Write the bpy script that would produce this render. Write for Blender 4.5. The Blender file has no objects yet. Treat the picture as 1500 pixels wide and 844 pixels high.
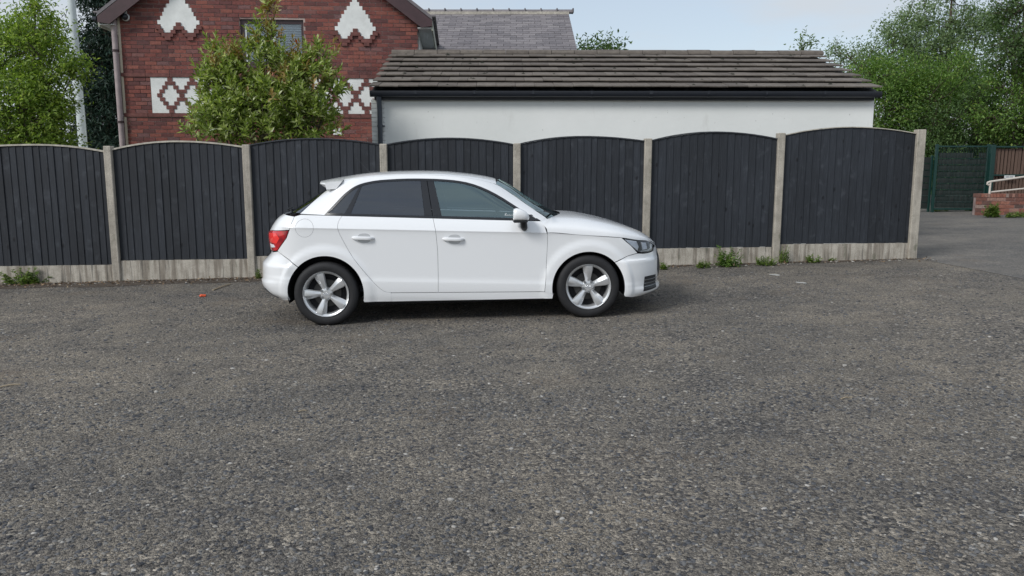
import bpy, bmesh, math, random
import numpy as np
from mathutils import Vector, Matrix
random.seed(7)
RNG = np.random.default_rng(7)
SC = bpy.context.scene
COL = SC.collection
R = math.radians

# ------------------------------------------------------------------ camera
FPX, YH, CAMH = 1170.0, 243.0, 1.5
PITCH = math.atan((422 - YH) / FPX)
cd = bpy.data.cameras.new('camera')
cd.sensor_width = 36.0
cd.lens = 36.0 * FPX / 1500.0
cd.clip_start = 0.05
cd.clip_end = 2000
cam = bpy.data.objects.new('camera', cd)
cam.location = (0, 0, CAMH)
cam.rotation_euler = (math.pi / 2 - PITCH, 0, 0)
COL.objects.link(cam)
SC.camera = cam

# ------------------------------------------------------------------ sky
SUN_EL, SUN_AZ = R(38), R(228)        # azimuth clockwise from +Y
wd = bpy.data.worlds.new('World')
SC.world = wd
wd.use_nodes = True
nt = wd.node_tree
nt.nodes.clear()
def wn(t, **k):
    n = nt.nodes.new(t)
    for a, b in k.items():
        setattr(n, a, b)
    return n
sky = wn('ShaderNodeTexSky', sky_type='NISHITA', sun_disc=False)
sky.sun_elevation = SUN_EL
sky.sun_rotation = SUN_AZ
sky.air_density = 1.0
sky.dust_density = 0.6
tc = wn('ShaderNodeTexCoord')
mp = wn('ShaderNodeMapping')
mp.inputs['Scale'].default_value = (1.0, 1.0, 4.5)
n1 = wn('ShaderNodeTexNoise')
n1.inputs['Scale'].default_value = 2.9
n1.inputs['Detail'].default_value = 7
n1.inputs['Roughness'].default_value = 0.55
cr = wn('ShaderNodeMapRange')
cr.inputs['From Min'].default_value = 0.40
cr.inputs['From Max'].default_value = 0.60
cr.inputs['To Min'].default_value = 0.60
cr.inputs['To Max'].default_value = 0.97
mx = wn('ShaderNodeMixRGB')
mx.inputs['Color2'].default_value = (4.3, 4.65, 5.05, 1)      # bright overcast cloud, in the sky's own units
bg = wn('ShaderNodeBackground')
bg.inputs['Strength'].default_value = 0.09
wo = wn('ShaderNodeOutputWorld')
L = nt.links.new
L(tc.outputs['Generated'], mp.inputs['Vector'])
L(mp.outputs['Vector'], n1.inputs['Vector'])
L(n1.outputs['Fac'], cr.inputs['Value'])
L(cr.outputs['Result'], mx.inputs['Fac'])
L(sky.outputs['Color'], mx.inputs['Color1'])
L(mx.outputs['Color'], bg.inputs['Color'])
L(bg.outputs['Background'], wo.inputs['Surface'])

# ------------------------------------------------------------------ sun behind cloud
sl = bpy.data.lights.new('sun', 'SUN')
sl.energy = 1.5
sl.angle = R(18)
sl.color = (1.0, 0.985, 0.96)
so = bpy.data.objects.new('sun', sl)
d = Vector((math.sin(SUN_AZ) * math.cos(SUN_EL), math.cos(SUN_AZ) * math.cos(SUN_EL), math.sin(SUN_EL)))
so.rotation_euler = d.to_track_quat('Z', 'Y').to_euler()
so.location = (0, 0, 30)
COL.objects.link(so)
SC.view_settings.view_transform = 'Standard'
SC.view_settings.look = 'None'
SC.view_settings.exposure = 0.72
SC.view_settings.gamma = 1.0
SC.view_settings.use_curve_mapping = False

# ------------------------------------------------------------------ measuring helpers (survey of the photograph)
_c, _s = math.cos(PITCH), math.sin(PITCH)
def ray(px, py):
    a, b = (px - 750) / FPX, (422 - py) / FPX
    return Vector((a, b * _s + _c, b * _c - _s))
def at(px, py, Y):
    r = ray(px, py)
    return Vector((0, 0, CAMH)) + r * (Y / r.y)
SLOPE = 0.0215
def gz(x, y=0):
    return SLOPE * max(-16.0, min(20.0, x))
def gpt(px, py):
    r = ray(px, py)
    t = -CAMH / (r.z - SLOPE * r.x)
    return Vector((0, 0, CAMH)) + r * t

# ------------------------------------------------------------------ materials
MATS = {}
class NT:
    def __init__(s, name):
        s.m = bpy.data.materials.new(name)
        s.m.use_nodes = True
        s.t = s.m.node_tree
        s.b = s.t.nodes['Principled BSDF']
        s.out = s.t.nodes['Material Output']
        MATS[name] = s.m
    def n(s, t, **k):
        n = s.t.nodes.new(t)
        for a, b in k.items():
            setattr(n, a, b)
        return n
    def l(s, a, b):
        s.t.links.new(a, b)
    def set(s, **k):
        for a, b in k.items():
            s.b.inputs[a.replace('_', ' ')].default_value = b
    def coord(s, scale=(1, 1, 1), kind='Object', rnd=True):
        tc = s.n('ShaderNodeTexCoord')
        mp = s.n('ShaderNodeMapping')
        mp.inputs['Scale'].default_value = scale
        s.l(tc.outputs[kind], mp.inputs['Vector'])
        if rnd:
            oi = s.n('ShaderNodeObjectInfo')
            mu = s.n('ShaderNodeMath', operation='MULTIPLY')
            mu.inputs[1].default_value = 37.0
            s.l(oi.outputs['Random'], mu.inputs[0])
            s.l(mu.outputs[0], mp.inputs['Location'])
        return mp.outputs['Vector']
    def noise(s, vec, scale, detail=4, rough=0.55):
        n = s.n('ShaderNodeTexNoise')
        n.inputs['Scale'].default_value = scale
        n.inputs['Detail'].default_value = detail
        n.inputs['Roughness'].default_value = rough
        if vec is not None:
            s.l(vec, n.inputs['Vector'])
        return n.outputs['Fac']
    def ramp(s, fac, stops, interp='LINEAR'):
        r = s.n('ShaderNodeValToRGB')
        r.color_ramp.interpolation = interp
        e = r.color_ramp.elements
        while len(e) < len(stops):
            e.new(0.5)
        for i, (p, c) in enumerate(stops):
            e[i].position = p
            e[i].color = (c[0], c[1], c[2], 1) if not isinstance(c, (int, float)) else (c, c, c, 1)
        s.l(fac, r.inputs['Fac'])
        return r.outputs['Color']
    def mix(s, fac, a, b, mode='MIX'):
        m = s.n('ShaderNodeMixRGB', blend_type=mode)
        for sock, v in ((m.inputs['Fac'], fac), (m.inputs['Color1'], a), (m.inputs['Color2'], b)):
            if isinstance(v, (int, float)):
                sock.default_value = v if sock.name == 'Fac' else (v, v, v, 1)
            elif isinstance(v, tuple):
                sock.default_value = (v[0], v[1], v[2], 1)
            else:
                s.l(v, sock)
        return m.outputs['Color']
    def bump(s, h, strength=0.3, dist=0.01, prev=None):
        b = s.n('ShaderNodeBump')
        b.inputs['Strength'].default_value = strength
        b.inputs['Distance'].default_value = dist
        s.l(h, b.inputs['Height'])
        if prev is not None:
            s.l(prev, b.inputs['Normal'])
        return b.outputs['Normal']
    def rnd(s):
        """a random number that differs for every object and every loose piece"""
        g = s.n('ShaderNodeNewGeometry')
        o = s.n('ShaderNodeObjectInfo')
        a = s.n('ShaderNodeMath', operation='ADD')
        f = s.n('ShaderNodeMath', operation='FRACT')
        s.l(g.outputs['Random Per Island'], a.inputs[0])
        s.l(o.outputs['Random'], a.inputs[1])
        s.l(a.outputs[0], f.inputs[0])
        return f.outputs[0]
    def color(s, c):
        s.l(c, s.b.inputs['Base Color'])
    def normal(s, n):
        s.l(n, s.b.inputs['Normal'])

def simple(name, col, rough=0.5, metal=0.0, coat=0.0, var=0.0, scale=8.0, bump=0.0, bscale=60.0, spec=0.5):
    t = NT(name)
    t.set(Base_Color=(*col, 1), Roughness=rough, Metallic=metal)
    t.b.inputs['Coat Weight'].default_value = coat
    t.b.inputs['Coat Roughness'].default_value = 0.03
    t.b.inputs['Specular IOR Level'].default_value = spec
    if var or bump:
        v = t.coord()
        if var:
            f = t.noise(v, scale, 5, 0.6)
            lo = tuple(x * (1 - var) for x in col)
            hi = tuple(min(1, x * (1 + var)) for x in col)
            t.color(t.ramp(f, [(0.3, lo), (0.7, hi)]))
        if bump:
            t.normal(t.bump(t.noise(v, bscale, 4, 0.6), bump, 0.004))
    return t.m

# ground: worn tarmac with exposed chippings
def tarmac(name, smooth=False):
    t = NT(name)
    v = t.coord(kind='Object', rnd=False)
    wob = t.n('ShaderNodeTexNoise')
    wob.inputs['Scale'].default_value = 30.0
    t.l(v, wob.inputs['Vector'])
    va = t.n('ShaderNodeVectorMath', operation='MULTIPLY_ADD')
    va.inputs[1].default_value = (0.012, 0.012, 0.012)
    t.l(wob.outputs['Color'], va.inputs[0])
    t.l(v, va.inputs[2])
    vv = va.outputs[0]
    def voro(scale, feat='F1', rnd=1.0):
        n = t.n('ShaderNodeTexVoronoi', feature=feat)
        n.inputs['Scale'].default_value = scale
        n.inputs['Randomness'].default_value = rnd
        t.l(vv, n.inputs['Vector'])
        return n
    a, b, c = voro(62), voro(140), voro(28)
    sep = t.n('ShaderNodeSeparateColor')
    t.l(a.outputs['Color'], sep.inputs[0])
    sepb = t.n('ShaderNodeSeparateColor')
    t.l(b.outputs['Color'], sepb.inputs[0])
    if not smooth:
        stones = t.ramp(sep.outputs[0], [(0.0, (0.018, 0.019, 0.023)), (0.3, (0.055, 0.056, 0.061)), (0.7, (0.142, 0.134, 0.125)), (0.92, (0.235, 0.217, 0.19)), (1.0, (0.38, 0.355, 0.32))])
        grit = t.ramp(sepb.outputs[1], [(0.0, (0.05, 0.045, 0.040)), (0.5, (0.155, 0.143, 0.125)), (0.9, (0.26, 0.238, 0.205)), (1.0, (0.40, 0.375, 0.335))])
    else:
        stones = t.ramp(sep.outputs[0], [(0.0, (0.055, 0.055, 0.057)), (0.6, (0.098, 0.097, 0.097)), (0.95, (0.15, 0.145, 0.136)), (1.0, (0.28, 0.265, 0.25))])
        grit = t.ramp(sepb.outputs[1], [(0.0, (0.06, 0.059, 0.058)), (0.6, (0.115, 0.111, 0.107)), (1.0, (0.20, 0.19, 0.175))])
    big = t.noise(v, 0.55, 5, 0.6)
    mid = t.noise(v, 2.7, 5, 0.65)
    mm = t.n('ShaderNodeMath', operation='ADD')
    t.l(big, mm.inputs[0]); t.l(mid, mm.inputs[1])
    fac = t.ramp(mm.outputs[0], [(0.42, 0.18), (0.58, 0.82)])
    mm2 = t.n('ShaderNodeMath', operation='MULTIPLY'); mm2.inputs[1].default_value = 0.5
    t.l(mm.outputs[0], mm2.inputs[0])
    fac = t.ramp(mm2.outputs[0], [(0.40, 0.15), (0.60, 0.85)])
    base = t.mix(fac, stones, grit)
    v3 = t.coord((1, 1.3, 1), rnd=False)
    ton = t.ramp(t.noise(v3, 0.33, 6, 0.62), [(0.30, (0.92, 0.92, 0.925)), (0.5, (1.28, 1.235, 1.165)), (0.70, (1.62, 1.53, 1.40))])
    base = t.mix(1.0, base, ton, 'MULTIPLY')
    ton2 = t.ramp(t.noise(v3, 1.9, 4, 0.6), [(0.36, (0.84, 0.845, 0.865)), (0.66, (1.12, 1.105, 1.08))])
    base = t.mix(1.0, base, ton2, 'MULTIPLY')
    rust = t.ramp(t.noise(v3, 1.1, 3, 0.5), [(0.60, 0.0), (0.76, 0.35)])
    base = t.mix(rust, base, (0.17, 0.128, 0.09))
    t.color(base)
    t.set(Roughness=0.88)
    t.b.inputs['Specular IOR Level'].default_value = 0.25
    h = t.mix(0.45, a.outputs['Distance'], b.outputs['Distance'])
    inv = t.n('ShaderNodeInvert'); t.l(h, inv.inputs['Color'])
    k = 0.35 if smooth else 1.0
    n1_ = t.bump(inv.outputs[0], 1.0 * k, 0.018)
    n2_ = t.bump(t.noise(v, 300, 3, 0.7), 0.35 * k, 0.003, n1_)
    n3_ = t.bump(t.noise(v, 9, 4, 0.6), 0.35 * k, 0.03, n2_)
    t.normal(n3_)
    return t.m
M_TAR = tarmac('worn_tarmac')
M_ROAD = tarmac('road_tarmac', True)

t = NT('loose_chippings')
r_ = t.rnd()
t.color(t.ramp(r_, [(0.0, (0.028, 0.030, 0.036)), (0.4, (0.072, 0.075, 0.083)), (0.75, (0.14, 0.138, 0.136)), (0.96, (0.23, 0.215, 0.19)), (1.0, (0.42, 0.40, 0.37))]))
t.set(Roughness=0.8)
M_CHIP = t.m
t = NT('leaf_litter')
t.color(t.ramp(t.rnd(), [(0.0, (0.05, 0.03, 0.018)), (0.45, (0.13, 0.08, 0.045)), (0.8, (0.24, 0.16, 0.09)), (1.0, (0.38, 0.30, 0.2))]))
t.set(Roughness=0.85)
M_LITTER = t.m
t = NT('soil')
v = t.coord(rnd=False)
t.color(t.ramp(t.noise(v, 26, 6, 0.7), [(0.3, (0.035, 0.026, 0.02)), (0.55, (0.085, 0.066, 0.05)), (0.75, (0.15, 0.125, 0.1))]))
t.normal(t.bump(t.noise(v, 90, 4, 0.7), 0.8, 0.012))
t.set(Roughness=0.95)
M_SOIL = t.m

# painted feather-edge boards
t = NT('painted_boards')
v = t.coord((14, 14, 1.1))
g1 = t.noise(v, 4.0, 6, 0.62)
v2 = t.coord((1, 1, 1))
patch = t.noise(v2, 5.5, 4, 0.6)
vk = t.coord((6.5, 6.5, 3.4))
kn = t.n('ShaderNodeTexVoronoi'); kn.inputs['Scale'].default_value = 0.9
t.l(vk, kn.inputs['Vector'])
knot = t.ramp(kn.outputs['Distance'], [(0.05, 1.0), (0.13, 0.0)])
c1 = t.ramp(g1, [(0.32, (0.0165, 0.0192, 0.0245)), (0.55, (0.0218, 0.0254, 0.0320)), (0.74, (0.0320, 0.0365, 0.0450))])
c2 = t.mix(t.ramp(patch, [(0.58, 0.0), (0.72, 0.55)]), c1, (0.055, 0.061, 0.072))
c3 = t.mix(knot, c2, (0.008, 0.009, 0.012))
o_ = t.n('ShaderNodeObjectInfo')
hs = t.ramp(o_.outputs['Random'], [(0.0, 0.82), (1.0, 1.20)])
fade = t.ramp(t.noise(t.coord((1, 1, .6), rnd=False), 0.9, 4, .6), [(.3, .78), (.7, 1.25)])
t.color(t.mix(1.0, t.mix(1.0, c3, hs, 'MULTIPLY'), fade, 'MULTIPLY'))
t.set(Roughness=0.62)
t.b.inputs['Specular IOR Level'].default_value = 0.35
t.normal(t.bump(knot, 0.4, 0.006, t.bump(g1, 0.5, 0.006)))
M_BOARD = t.m

def concrete(name, lo, hi, stain=0.0):
    t = NT(name)
    v = t.coord()
    f = t.noise(v, 7, 6, 0.65)
    c = t.ramp(f, [(0.28, lo), (0.7, hi)])
    sp = t.noise(v, 130, 2, 0.5)
    c = t.mix(t.ramp(sp, [(0.36, 0.55), (0.47, 0.0)]), c, tuple(x * 0.4 for x in lo))
    if stain:
        vs = t.coord((9, 9, 0.7))
        s1 = t.noise(vs, 1.4, 4, 0.6)
        c = t.mix(t.ramp(s1, [(0.44, 0.0), (0.60, stain)]), c, (0.11, 0.085, 0.062))
        s2 = t.noise(t.coord((16, 16, 0.9)), 1.5, 3, 0.6)
        c = t.mix(t.ramp(s2, [(0.58, 0.0), (0.66, stain)]), c, (0.05, 0.05, 0.045))
        s3 = t.noise(t.coord((5, 5, 2.0)), 1.9, 3, 0.6)
        c = t.mix(t.ramp(s3, [(0.60, 0.0), (0.72, 0.5)]), c, (0.07, 0.085, 0.045))
    t.color(c)
    t.set(Roughness=0.9)
    t.normal(t.bump(t.noise(v, 70, 5, 0.7), 0.5, 0.006))
    return t.m
M_POST = concrete('post_concrete', (0.31, 0.285, 0.24), (0.52, 0.475, 0.405), 0.22)
M_GRAV = concrete('gravel_board_concrete', (0.34, 0.31, 0.26), (0.56, 0.515, 0.445), 0.6)
M_CAP = simple('pale_cap_timber', (0.42, 0.39, 0.33), 0.8, var=0.3, scale=14)
M_CAPD = simple('dark_cap_timber', (0.03, 0.034, 0.042), 0.7, var=0.3, scale=14)

t = NT('red_brick')
r_ = t.rnd()
v = t.coord()
c = t.ramp(r_, [(0.0, (0.105, 0.044, 0.042)), (0.3, (0.165, 0.056, 0.049)), (0.6, (0.205, 0.064, 0.051)), (0.85, (0.245, 0.085, 0.064)), (1.0, (0.15, 0.082, 0.082))])
c = t.mix(1.0, c, t.ramp(t.noise(v, 22, 4, 0.6), [(0.3, 0.72), (0.7, 1.22)]), 'MULTIPLY')
t.color(c)
t.set(Roughness=0.88)
t.normal(t.bump(t.noise(v, 90, 3, 0.6), 0.4, 0.004))
M_BRICK = t.m
M_TRIM = simple('trim_brick', (0.15, 0.058, 0.05), 0.85, var=0.35, scale=9)
t = NT('mortar')
v = t.coord()
t.color(t.ramp(t.noise(v, 1.1, 4, 0.6), [(0.36, (0.14, 0.10, 0.095)), (0.62, (0.42, 0.33, 0.30))]))
t.set(Roughness=0.95)
M_MORTAR = t.m
M_WHITE = simple('white_render', (0.72, 0.735, 0.715), 0.85, var=0.10, scale=5, bump=0.25, bscale=45)
t = NT('garage_render')
v = t.coord()
c = t.ramp(t.noise(v, 0.8, 5, 0.6), [(0.3, (0.72, 0.735, 0.71)), (0.7, (0.79, 0.80, 0.775))])
c = t.mix(t.ramp(t.noise(t.coord((1, 1, 0.25)), 5.0, 4, 0.65), [(0.60, 0.0), (0.80, 0.30)]), c, (0.42, 0.40, 0.36))
c = t.mix(t.ramp(t.noise(v, 17, 2, 0.5), [(0.73, 0.0), (0.76, 0.45)]), c, (0.3, 0.29, 0.27))
t.color(c)
t.set(Roughness=0.85)
t.normal(t.bump(t.noise(v, 9, 6, 0.7), 0.35, 0.012))
M_RENDER = t.m
t = NT('roof_tile')
r_ = t.rnd()
v = t.coord()
c = t.ramp(r_, [(0.0, (0.105, 0.089, 0.076)), (0.5, (0.128, 0.109, 0.092)), (1.0, (0.155, 0.134, 0.114))])
c = t.mix(1.0, c, t.ramp(t.noise(v, 9, 5, 0.7), [(0.3, 0.7), (0.7, 1.25)]), 'MULTIPLY')
c = t.mix(t.ramp(t.noise(v, 30, 3, 0.6), [(0.68, 0.0), (0.74, 0.8)]), c, (0.012, 0.013, 0.010))
c = t.mix(t.ramp(t.noise(v, 19, 3, 0.6), [(0.70, 0.0), (0.76, 0.4)]), c, (0.36, 0.35, 0.3))
t.color(c)
t.set(Roughness=0.9)
t.normal(t.bump(t.noise(v, 80, 4, 0.7), 0.5, 0.005))
M_TILE = t.m
M_MOSS = simple('moss', (0.022, 0.024, 0.014), 0.95, var=0.4, scale=30)
t = NT('slate')
v = t.coord()
c = t.ramp(t.rnd(), [(0.0, (0.13, 0.118, 0.125)), (0.5, (0.175, 0.158, 0.165)), (1.0, (0.225, 0.205, 0.208))])
c = t.mix(1.0, c, t.ramp(t.noise(v, 12, 4, 0.6), [(0.3, 0.8), (0.7, 1.15)]), 'MULTIPLY')
t.color(c)
t.set(Roughness=0.6)
M_SLATE = t.m
M_BLACKPL = simple('dark_gutter_plastic', (0.018, 0.021, 0.028), 0.35, bump=0.05)
M_FASCIA = simple('dark_fascia_board', (0.020, 0.022, 0.027), 0.55, var=0.25, scale=5)
M_PIPE = simple('grey_pipe', (0.055, 0.065, 0.082), 0.45)
M_BARGE = simple('brown_bargeboard', (0.055, 0.027, 0.030), 0.5, var=0.2)
M_FRAME = simple('brown_window_frame', (0.045, 0.022, 0.024), 0.4)
M_PINKPIPE = simple('faded_downpipe', (0.33, 0.27, 0.27), 0.6, var=0.2, scale=5)
M_GREENWOOD = simple('weathered_fascia', (0.42, 0.43, 0.36), 0.8, var=0.3, scale=6)
M_PLWHITE = simple('white_plastic', (0.62, 0.64, 0.63), 0.45)
M_CREAM = simple('cream_paint', (0.62, 0.54, 0.42), 0.6)
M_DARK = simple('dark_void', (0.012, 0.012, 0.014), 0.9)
M_STEEL = simple('pale_galvanised', (0.50, 0.55, 0.55), 0.45, var=0.12, scale=4)
M_GREENST = simple('green_powder_coat', (0.006, 0.036, 0.030), 0.45)
t = NT('woven_screen')
v = t.coord((60, 60, 3), rnd=True)
t.color(t.ramp(t.noise(v, 1.6, 4, 0.7), [(0.3, (0.006, 0.010, 0.009)), (0.55, (0.014, 0.020, 0.018)), (0.75, (0.028, 0.034, 0.029))]))
t.set(Roughness=0.8)
M_SCREEN = t.m
t = NT('brown_slat')
v = t.coord((16, 16, 1.2))
t.color(t.mix(t.noise(v, 2.2, 5, 0.65), (0.045, 0.026, 0.019), (0.18, 0.115, 0.085)))
t.set(Roughness=0.85)
M_SLAT = t.m
M_RAIL = simple('off_white_rail', (0.55, 0.50, 0.44), 0.5, var=0.12)
M_OLDBRICK = None
t = NT('old_wall_brick')
v = t.coord()
c = t.ramp(t.rnd(), [(0.0, (0.10, 0.065, 0.055)), (0.4, (0.22, 0.085, 0.06)), (0.8, (0.30, 0.125, 0.085)), (1.0, (0.28, 0.23, 0.20))])
t.color(t.mix(1.0, c, t.ramp(t.noise(v, 25, 4, 0.6), [(0.3, 0.7), (0.7, 1.2)]), 'MULTIPLY'))
t.set(Roughness=0.9)
M_OLDBRICK = t.m
M_LINE = simple('worn_white_paint', (0.40, 0.39, 0.36), 0.8, var=0.5, scale=25)
M_ORANGE = simple('orange_plastic', (0.75, 0.11, 0.035), 0.5)
M_PALESTONE = simple('pale_stone', (0.36, 0.345, 0.32), 0.85, var=0.25, scale=30)
M_DARKSTONE = simple('dark_stone', (0.03, 0.031, 0.034), 0.75, var=0.3, scale=30)
M_TWIG = simple('dry_twig', (0.36, 0.29, 0.2), 0.85)
M_BLIND = simple('white_blind', (0.80, 0.84, 0.88), 0.6)

def leafmat(name, stops, trans=0.25, rough=0.55):
    t = NT(name)
    col = t.ramp(t.rnd(), stops)
    t.color(col)
    t.set(Roughness=rough)
    t.b.inputs['Specular IOR Level'].default_value = 0.35
    tr = t.n('ShaderNodeBsdfTranslucent')
    br = t.mix(1.0, col, (1.25, 1.35, 0.7), 'MULTIPLY')
    t.l(br, tr.inputs['Color'])
    ms = t.n('ShaderNodeMixShader')
    ms.inputs[0].default_value = trans
    t.l(t.b.outputs[0], ms.inputs[1]); t.l(tr.outputs[0], ms.inputs[2])
    t.l(ms.outputs[0], t.out.inputs['Surface'])
    return t.m
M_LF_BRIGHT = leafmat('bright_green_leaf', [(0, (0.10, 0.165, 0.028)), (0.5, (0.205, 0.305, 0.055)), (0.85, (0.31, 0.41, 0.09)), (1, (0.42, 0.48, 0.15))], 0.5)
M_LF_MID = leafmat('mid_green_leaf', [(0, (0.07, 0.135, 0.03)), (0.5, (0.13, 0.23, 0.05)), (0.88, (0.20, 0.32, 0.075)), (1, (0.29, 0.35, 0.10))], 0.42)
M_LF_GREY = leafmat('grey_green_leaf', [(0, (0.12, 0.18, 0.10)), (0.6, (0.19, 0.27, 0.14)), (1, (0.28, 0.36, 0.19))], 0.42)
M_LF_DARK = leafmat('dark_conifer_leaf', [(0, (0.010, 0.028, 0.020)), (0.6, (0.020, 0.048, 0.032)), (1, (0.042, 0.072, 0.045))], 0.12)
M_LF_DEEP = leafmat('deep_green_leaf', [(0, (0.045, 0.09, 0.03)), (0.6, (0.09, 0.155, 0.05)), (1, (0.15, 0.23, 0.08))], 0.35)
M_LF_SHRUB = leafmat('photinia_leaf', [(0, (0.10, 0.15, 0.03)), (0.45, (0.205, 0.275, 0.06)), (0.8, (0.33, 0.40, 0.11)), (1, (0.60, 0.63, 0.36))], 0.42, 0.28)
M_LF_BRONZE = leafmat('photinia_young_leaf', [(0, (0.24, 0.15, 0.045)), (0.5, (0.34, 0.26, 0.085)), (0.93, (0.42, 0.38, 0.17)), (1, (0.50, 0.10, 0.055))], 0.25, 0.35)
M_LF_WEED = leafmat('weed_leaf', [(0, (0.07, 0.13, 0.022)), (0.6, (0.14, 0.22, 0.045)), (1, (0.25, 0.30, 0.09))], 0.3)
M_BARK = simple('bark', (0.075, 0.058, 0.042), 0.9, var=0.4, scale=12, bump=0.6, bscale=30)

# ------------------------------------------------------------------ object helpers
def link(o, parent=None):
    COL.objects.link(o)
    if parent is not None:
        o.parent = parent
    return o
def tag(o, label=None, cat=None, group=None, kind=None):
    if label: o['label'] = label
    if cat: o['category'] = cat
    if group: o['group'] = group
    if kind: o['kind'] = kind
    return o
def empty(name, loc=(0, 0, 0), rz=0.0):
    o = bpy.data.objects.new(name, None)
    o.empty_display_size = 0.2
    o.location = loc
    o.rotation_euler = (0, 0, rz)
    return link(o)
def mesh_obj(name, verts, faces, mat, parent=None, smooth=False, sharp=35, mats=None, midx=None):
    me = bpy.data.meshes.new(name)
    me.from_pydata([tuple(v) for v in verts], [], faces)
    if mats:
        for m in mats: me.materials.append(m)
        if midx is not None:
            me.polygons.foreach_set('material_index', midx)
    elif mat:
        me.materials.append(mat)
    if smooth:
        me.polygons.foreach_set('use_smooth', [True] * len(me.polygons))
        if sharp: me.set_sharp_from_angle(angle=R(sharp))
    me.update()
    return link(bpy.data.objects.new(name, me), parent)
def fast_mesh(name, V, F, mat, parent=None, smooth=False):
    """V (n,3), F (m,k) numpy arrays"""
    V = np.asarray(V, np.float32); F = np.asarray(F, np.int32)
    me = bpy.data.meshes.new(name)
    m, k = F.shape
    me.vertices.add(len(V)); me.vertices.foreach_set('co', V.ravel())
    me.loops.add(m * k); me.loops.foreach_set('vertex_index', F.ravel())
    me.polygons.add(m)
    me.polygons.foreach_set('loop_start', np.arange(0, m * k, k, dtype=np.int32))
    me.polygons.foreach_set('loop_total', np.full(m, k, np.int32))
    if smooth: me.polygons.foreach_set('use_smooth', np.ones(m, bool))
    me.materials.append(mat)
    me.update(); me.validate()
    return link(bpy.data.objects.new(name, me), parent)
class MB:
    def __init__(s):
        s.v = []; s.f = []
    def add(s, vs, fs):
        o = len(s.v)
        s.v += [Vector(p) for p in vs]
        s.f += [tuple(i + o for i in q) for q in fs]
        return s
    def box(s, x0, x1, y0, y1, z0, z1, c=0.0):
        if c <= 0:
            vs = [(x, y, z) for x in (x0, x1) for y in (y0, y1) for z in (z0, z1)]
            fs = [(0, 1, 3, 2), (4, 6, 7, 5), (0, 4, 5, 1), (2, 3, 7, 6), (0, 2, 6, 4), (1, 5, 7, 3)]
            return s.add(vs, fs)
        b = bmesh.new()
        bmesh.ops.create_cube(b, size=1.0)
        for w in b.verts:
            w.co = Vector(((x0 + x1) / 2 + w.co.x * (x1 - x0), (y0 + y1) / 2 + w.co.y * (y1 - y0), (z0 + z1) / 2 + w.co.z * (z1 - z0)))
        bmesh.ops.bevel(b, geom=b.edges[:], offset=c, segments=1, affect='EDGES', profile=0.5)
        b.verts.index_update()
        s.add([w.co.copy() for w in b.verts], [[w.index for w in q.verts] for q in b.faces])
        b.free()
        return s
    def prism(s, poly, y0, y1):
        """poly in (x,z), extruded along y"""
        n = len(poly)
        vs = [(p[0], y0, p[1]) for p in poly] + [(p[0], y1, p[1]) for p in poly]
        fs = [tuple(range(n)), tuple(range(2 * n - 1, n - 1, -1))] + [(i, i + n, (i + 1) % n + n, (i + 1) % n) for i in range(n)]
        return s.add(vs, fs)
    def tube(s, pts, r, n=8, cap=True):
        pts = [Vector(p) for p in pts]
        rs = r if isinstance(r, (list, tuple)) else [r] * len(pts)
        rings = []
        prev = None
        for i, p in enumerate(pts):
            a = pts[max(0, i - 1)]; b = pts[min(len(pts) - 1, i + 1)]
            d = (b - a).normalized()
            if prev is None:
                u = d.orthogonal().normalized()
            else:
                u = (prev - d * prev.dot(d))
                u = u.normalized() if u.length > 1e-6 else d.orthogonal().normalized()
            prev = u
            w = d.cross(u)
            rings.append([p + (u * math.cos(6.28318 * k / n) + w * math.sin(6.28318 * k / n)) * rs[i] for k in range(n)])
        vs = [q for rg in rings for q in rg]
        fs = []
        for i in range(len(pts) - 1):
            for k in range(n):
                fs.append((i * n + k, i * n + (k + 1) % n, (i + 1) * n + (k + 1) % n, (i + 1) * n + k))
        if cap:
            fs.append(tuple(range(n - 1, -1, -1)))
            fs.append(tuple((len(pts) - 1) * n + k for k in range(n)))
        return s.add(vs, fs)
    def lathe(s, prof, n=32, axis='y', center=(0, 0, 0)):
        """prof: list of (radius, along)"""
        vs = []
        cx, cy, cz = center
        for r, a in prof:
            for k in range(n):
                t = 6.28318530718 * k / n
                if axis == 'y': vs.append((cx + r * math.cos(t), cy + a, cz + r * math.sin(t)))
                else: vs.append((cx + r * math.cos(t), cy + r * math.sin(t), cz + a))
        fs = []
        for i in range(len(prof) - 1):
            for k in range(n):
                fs.append((i * n + k, i * n + (k + 1) % n, (i + 1) * n + (k + 1) % n, (i + 1) * n + k))
        return s.add(vs, fs)
    def build(s, name, mat, parent=None, smooth=False, sharp=35):
        o = mesh_obj(name, s.v, s.f, mat, parent, smooth, sharp)
        b = bmesh.new(); b.from_mesh(o.data)
        bmesh.ops.recalc_face_normals(b, faces=b.faces[:])
        b.to_mesh(o.data); b.free()
        return o
def shared(name, me, parent, loc=(0, 0, 0), rot=(0, 0, 0), scale=None):
    o = bpy.data.objects.new(name, me)
    o.location = loc; o.rotation_euler = rot
    if scale: o.scale = scale
    return link(o, parent)
def data_of(mb, name, mat):
    o = mb.build(name, mat)
    me = o.data
    bpy.data.objects.remove(o)
    return me

# ================================================================== GROUND
xs = np.concatenate([np.linspace(-160, -16, 10), np.linspace(-15, 19, 35), np.linspace(20, 160, 10)])
ys = np.concatenate([np.linspace(-40, 0, 9), np.linspace(1, 30, 30), np.linspace(32, 220, 16)])
V = [(x, y, gz(x)) for y in ys for x in xs]
nx = len(xs)
F = [(j * nx + i, j * nx + i + 1, (j + 1) * nx + i + 1, (j + 1) * nx + i) for j in range(len(ys) - 1) for i in range(nx - 1)]
tag(mesh_obj('car_park', V, F, M_TAR, smooth=True, sharp=None), kind='structure')
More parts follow.
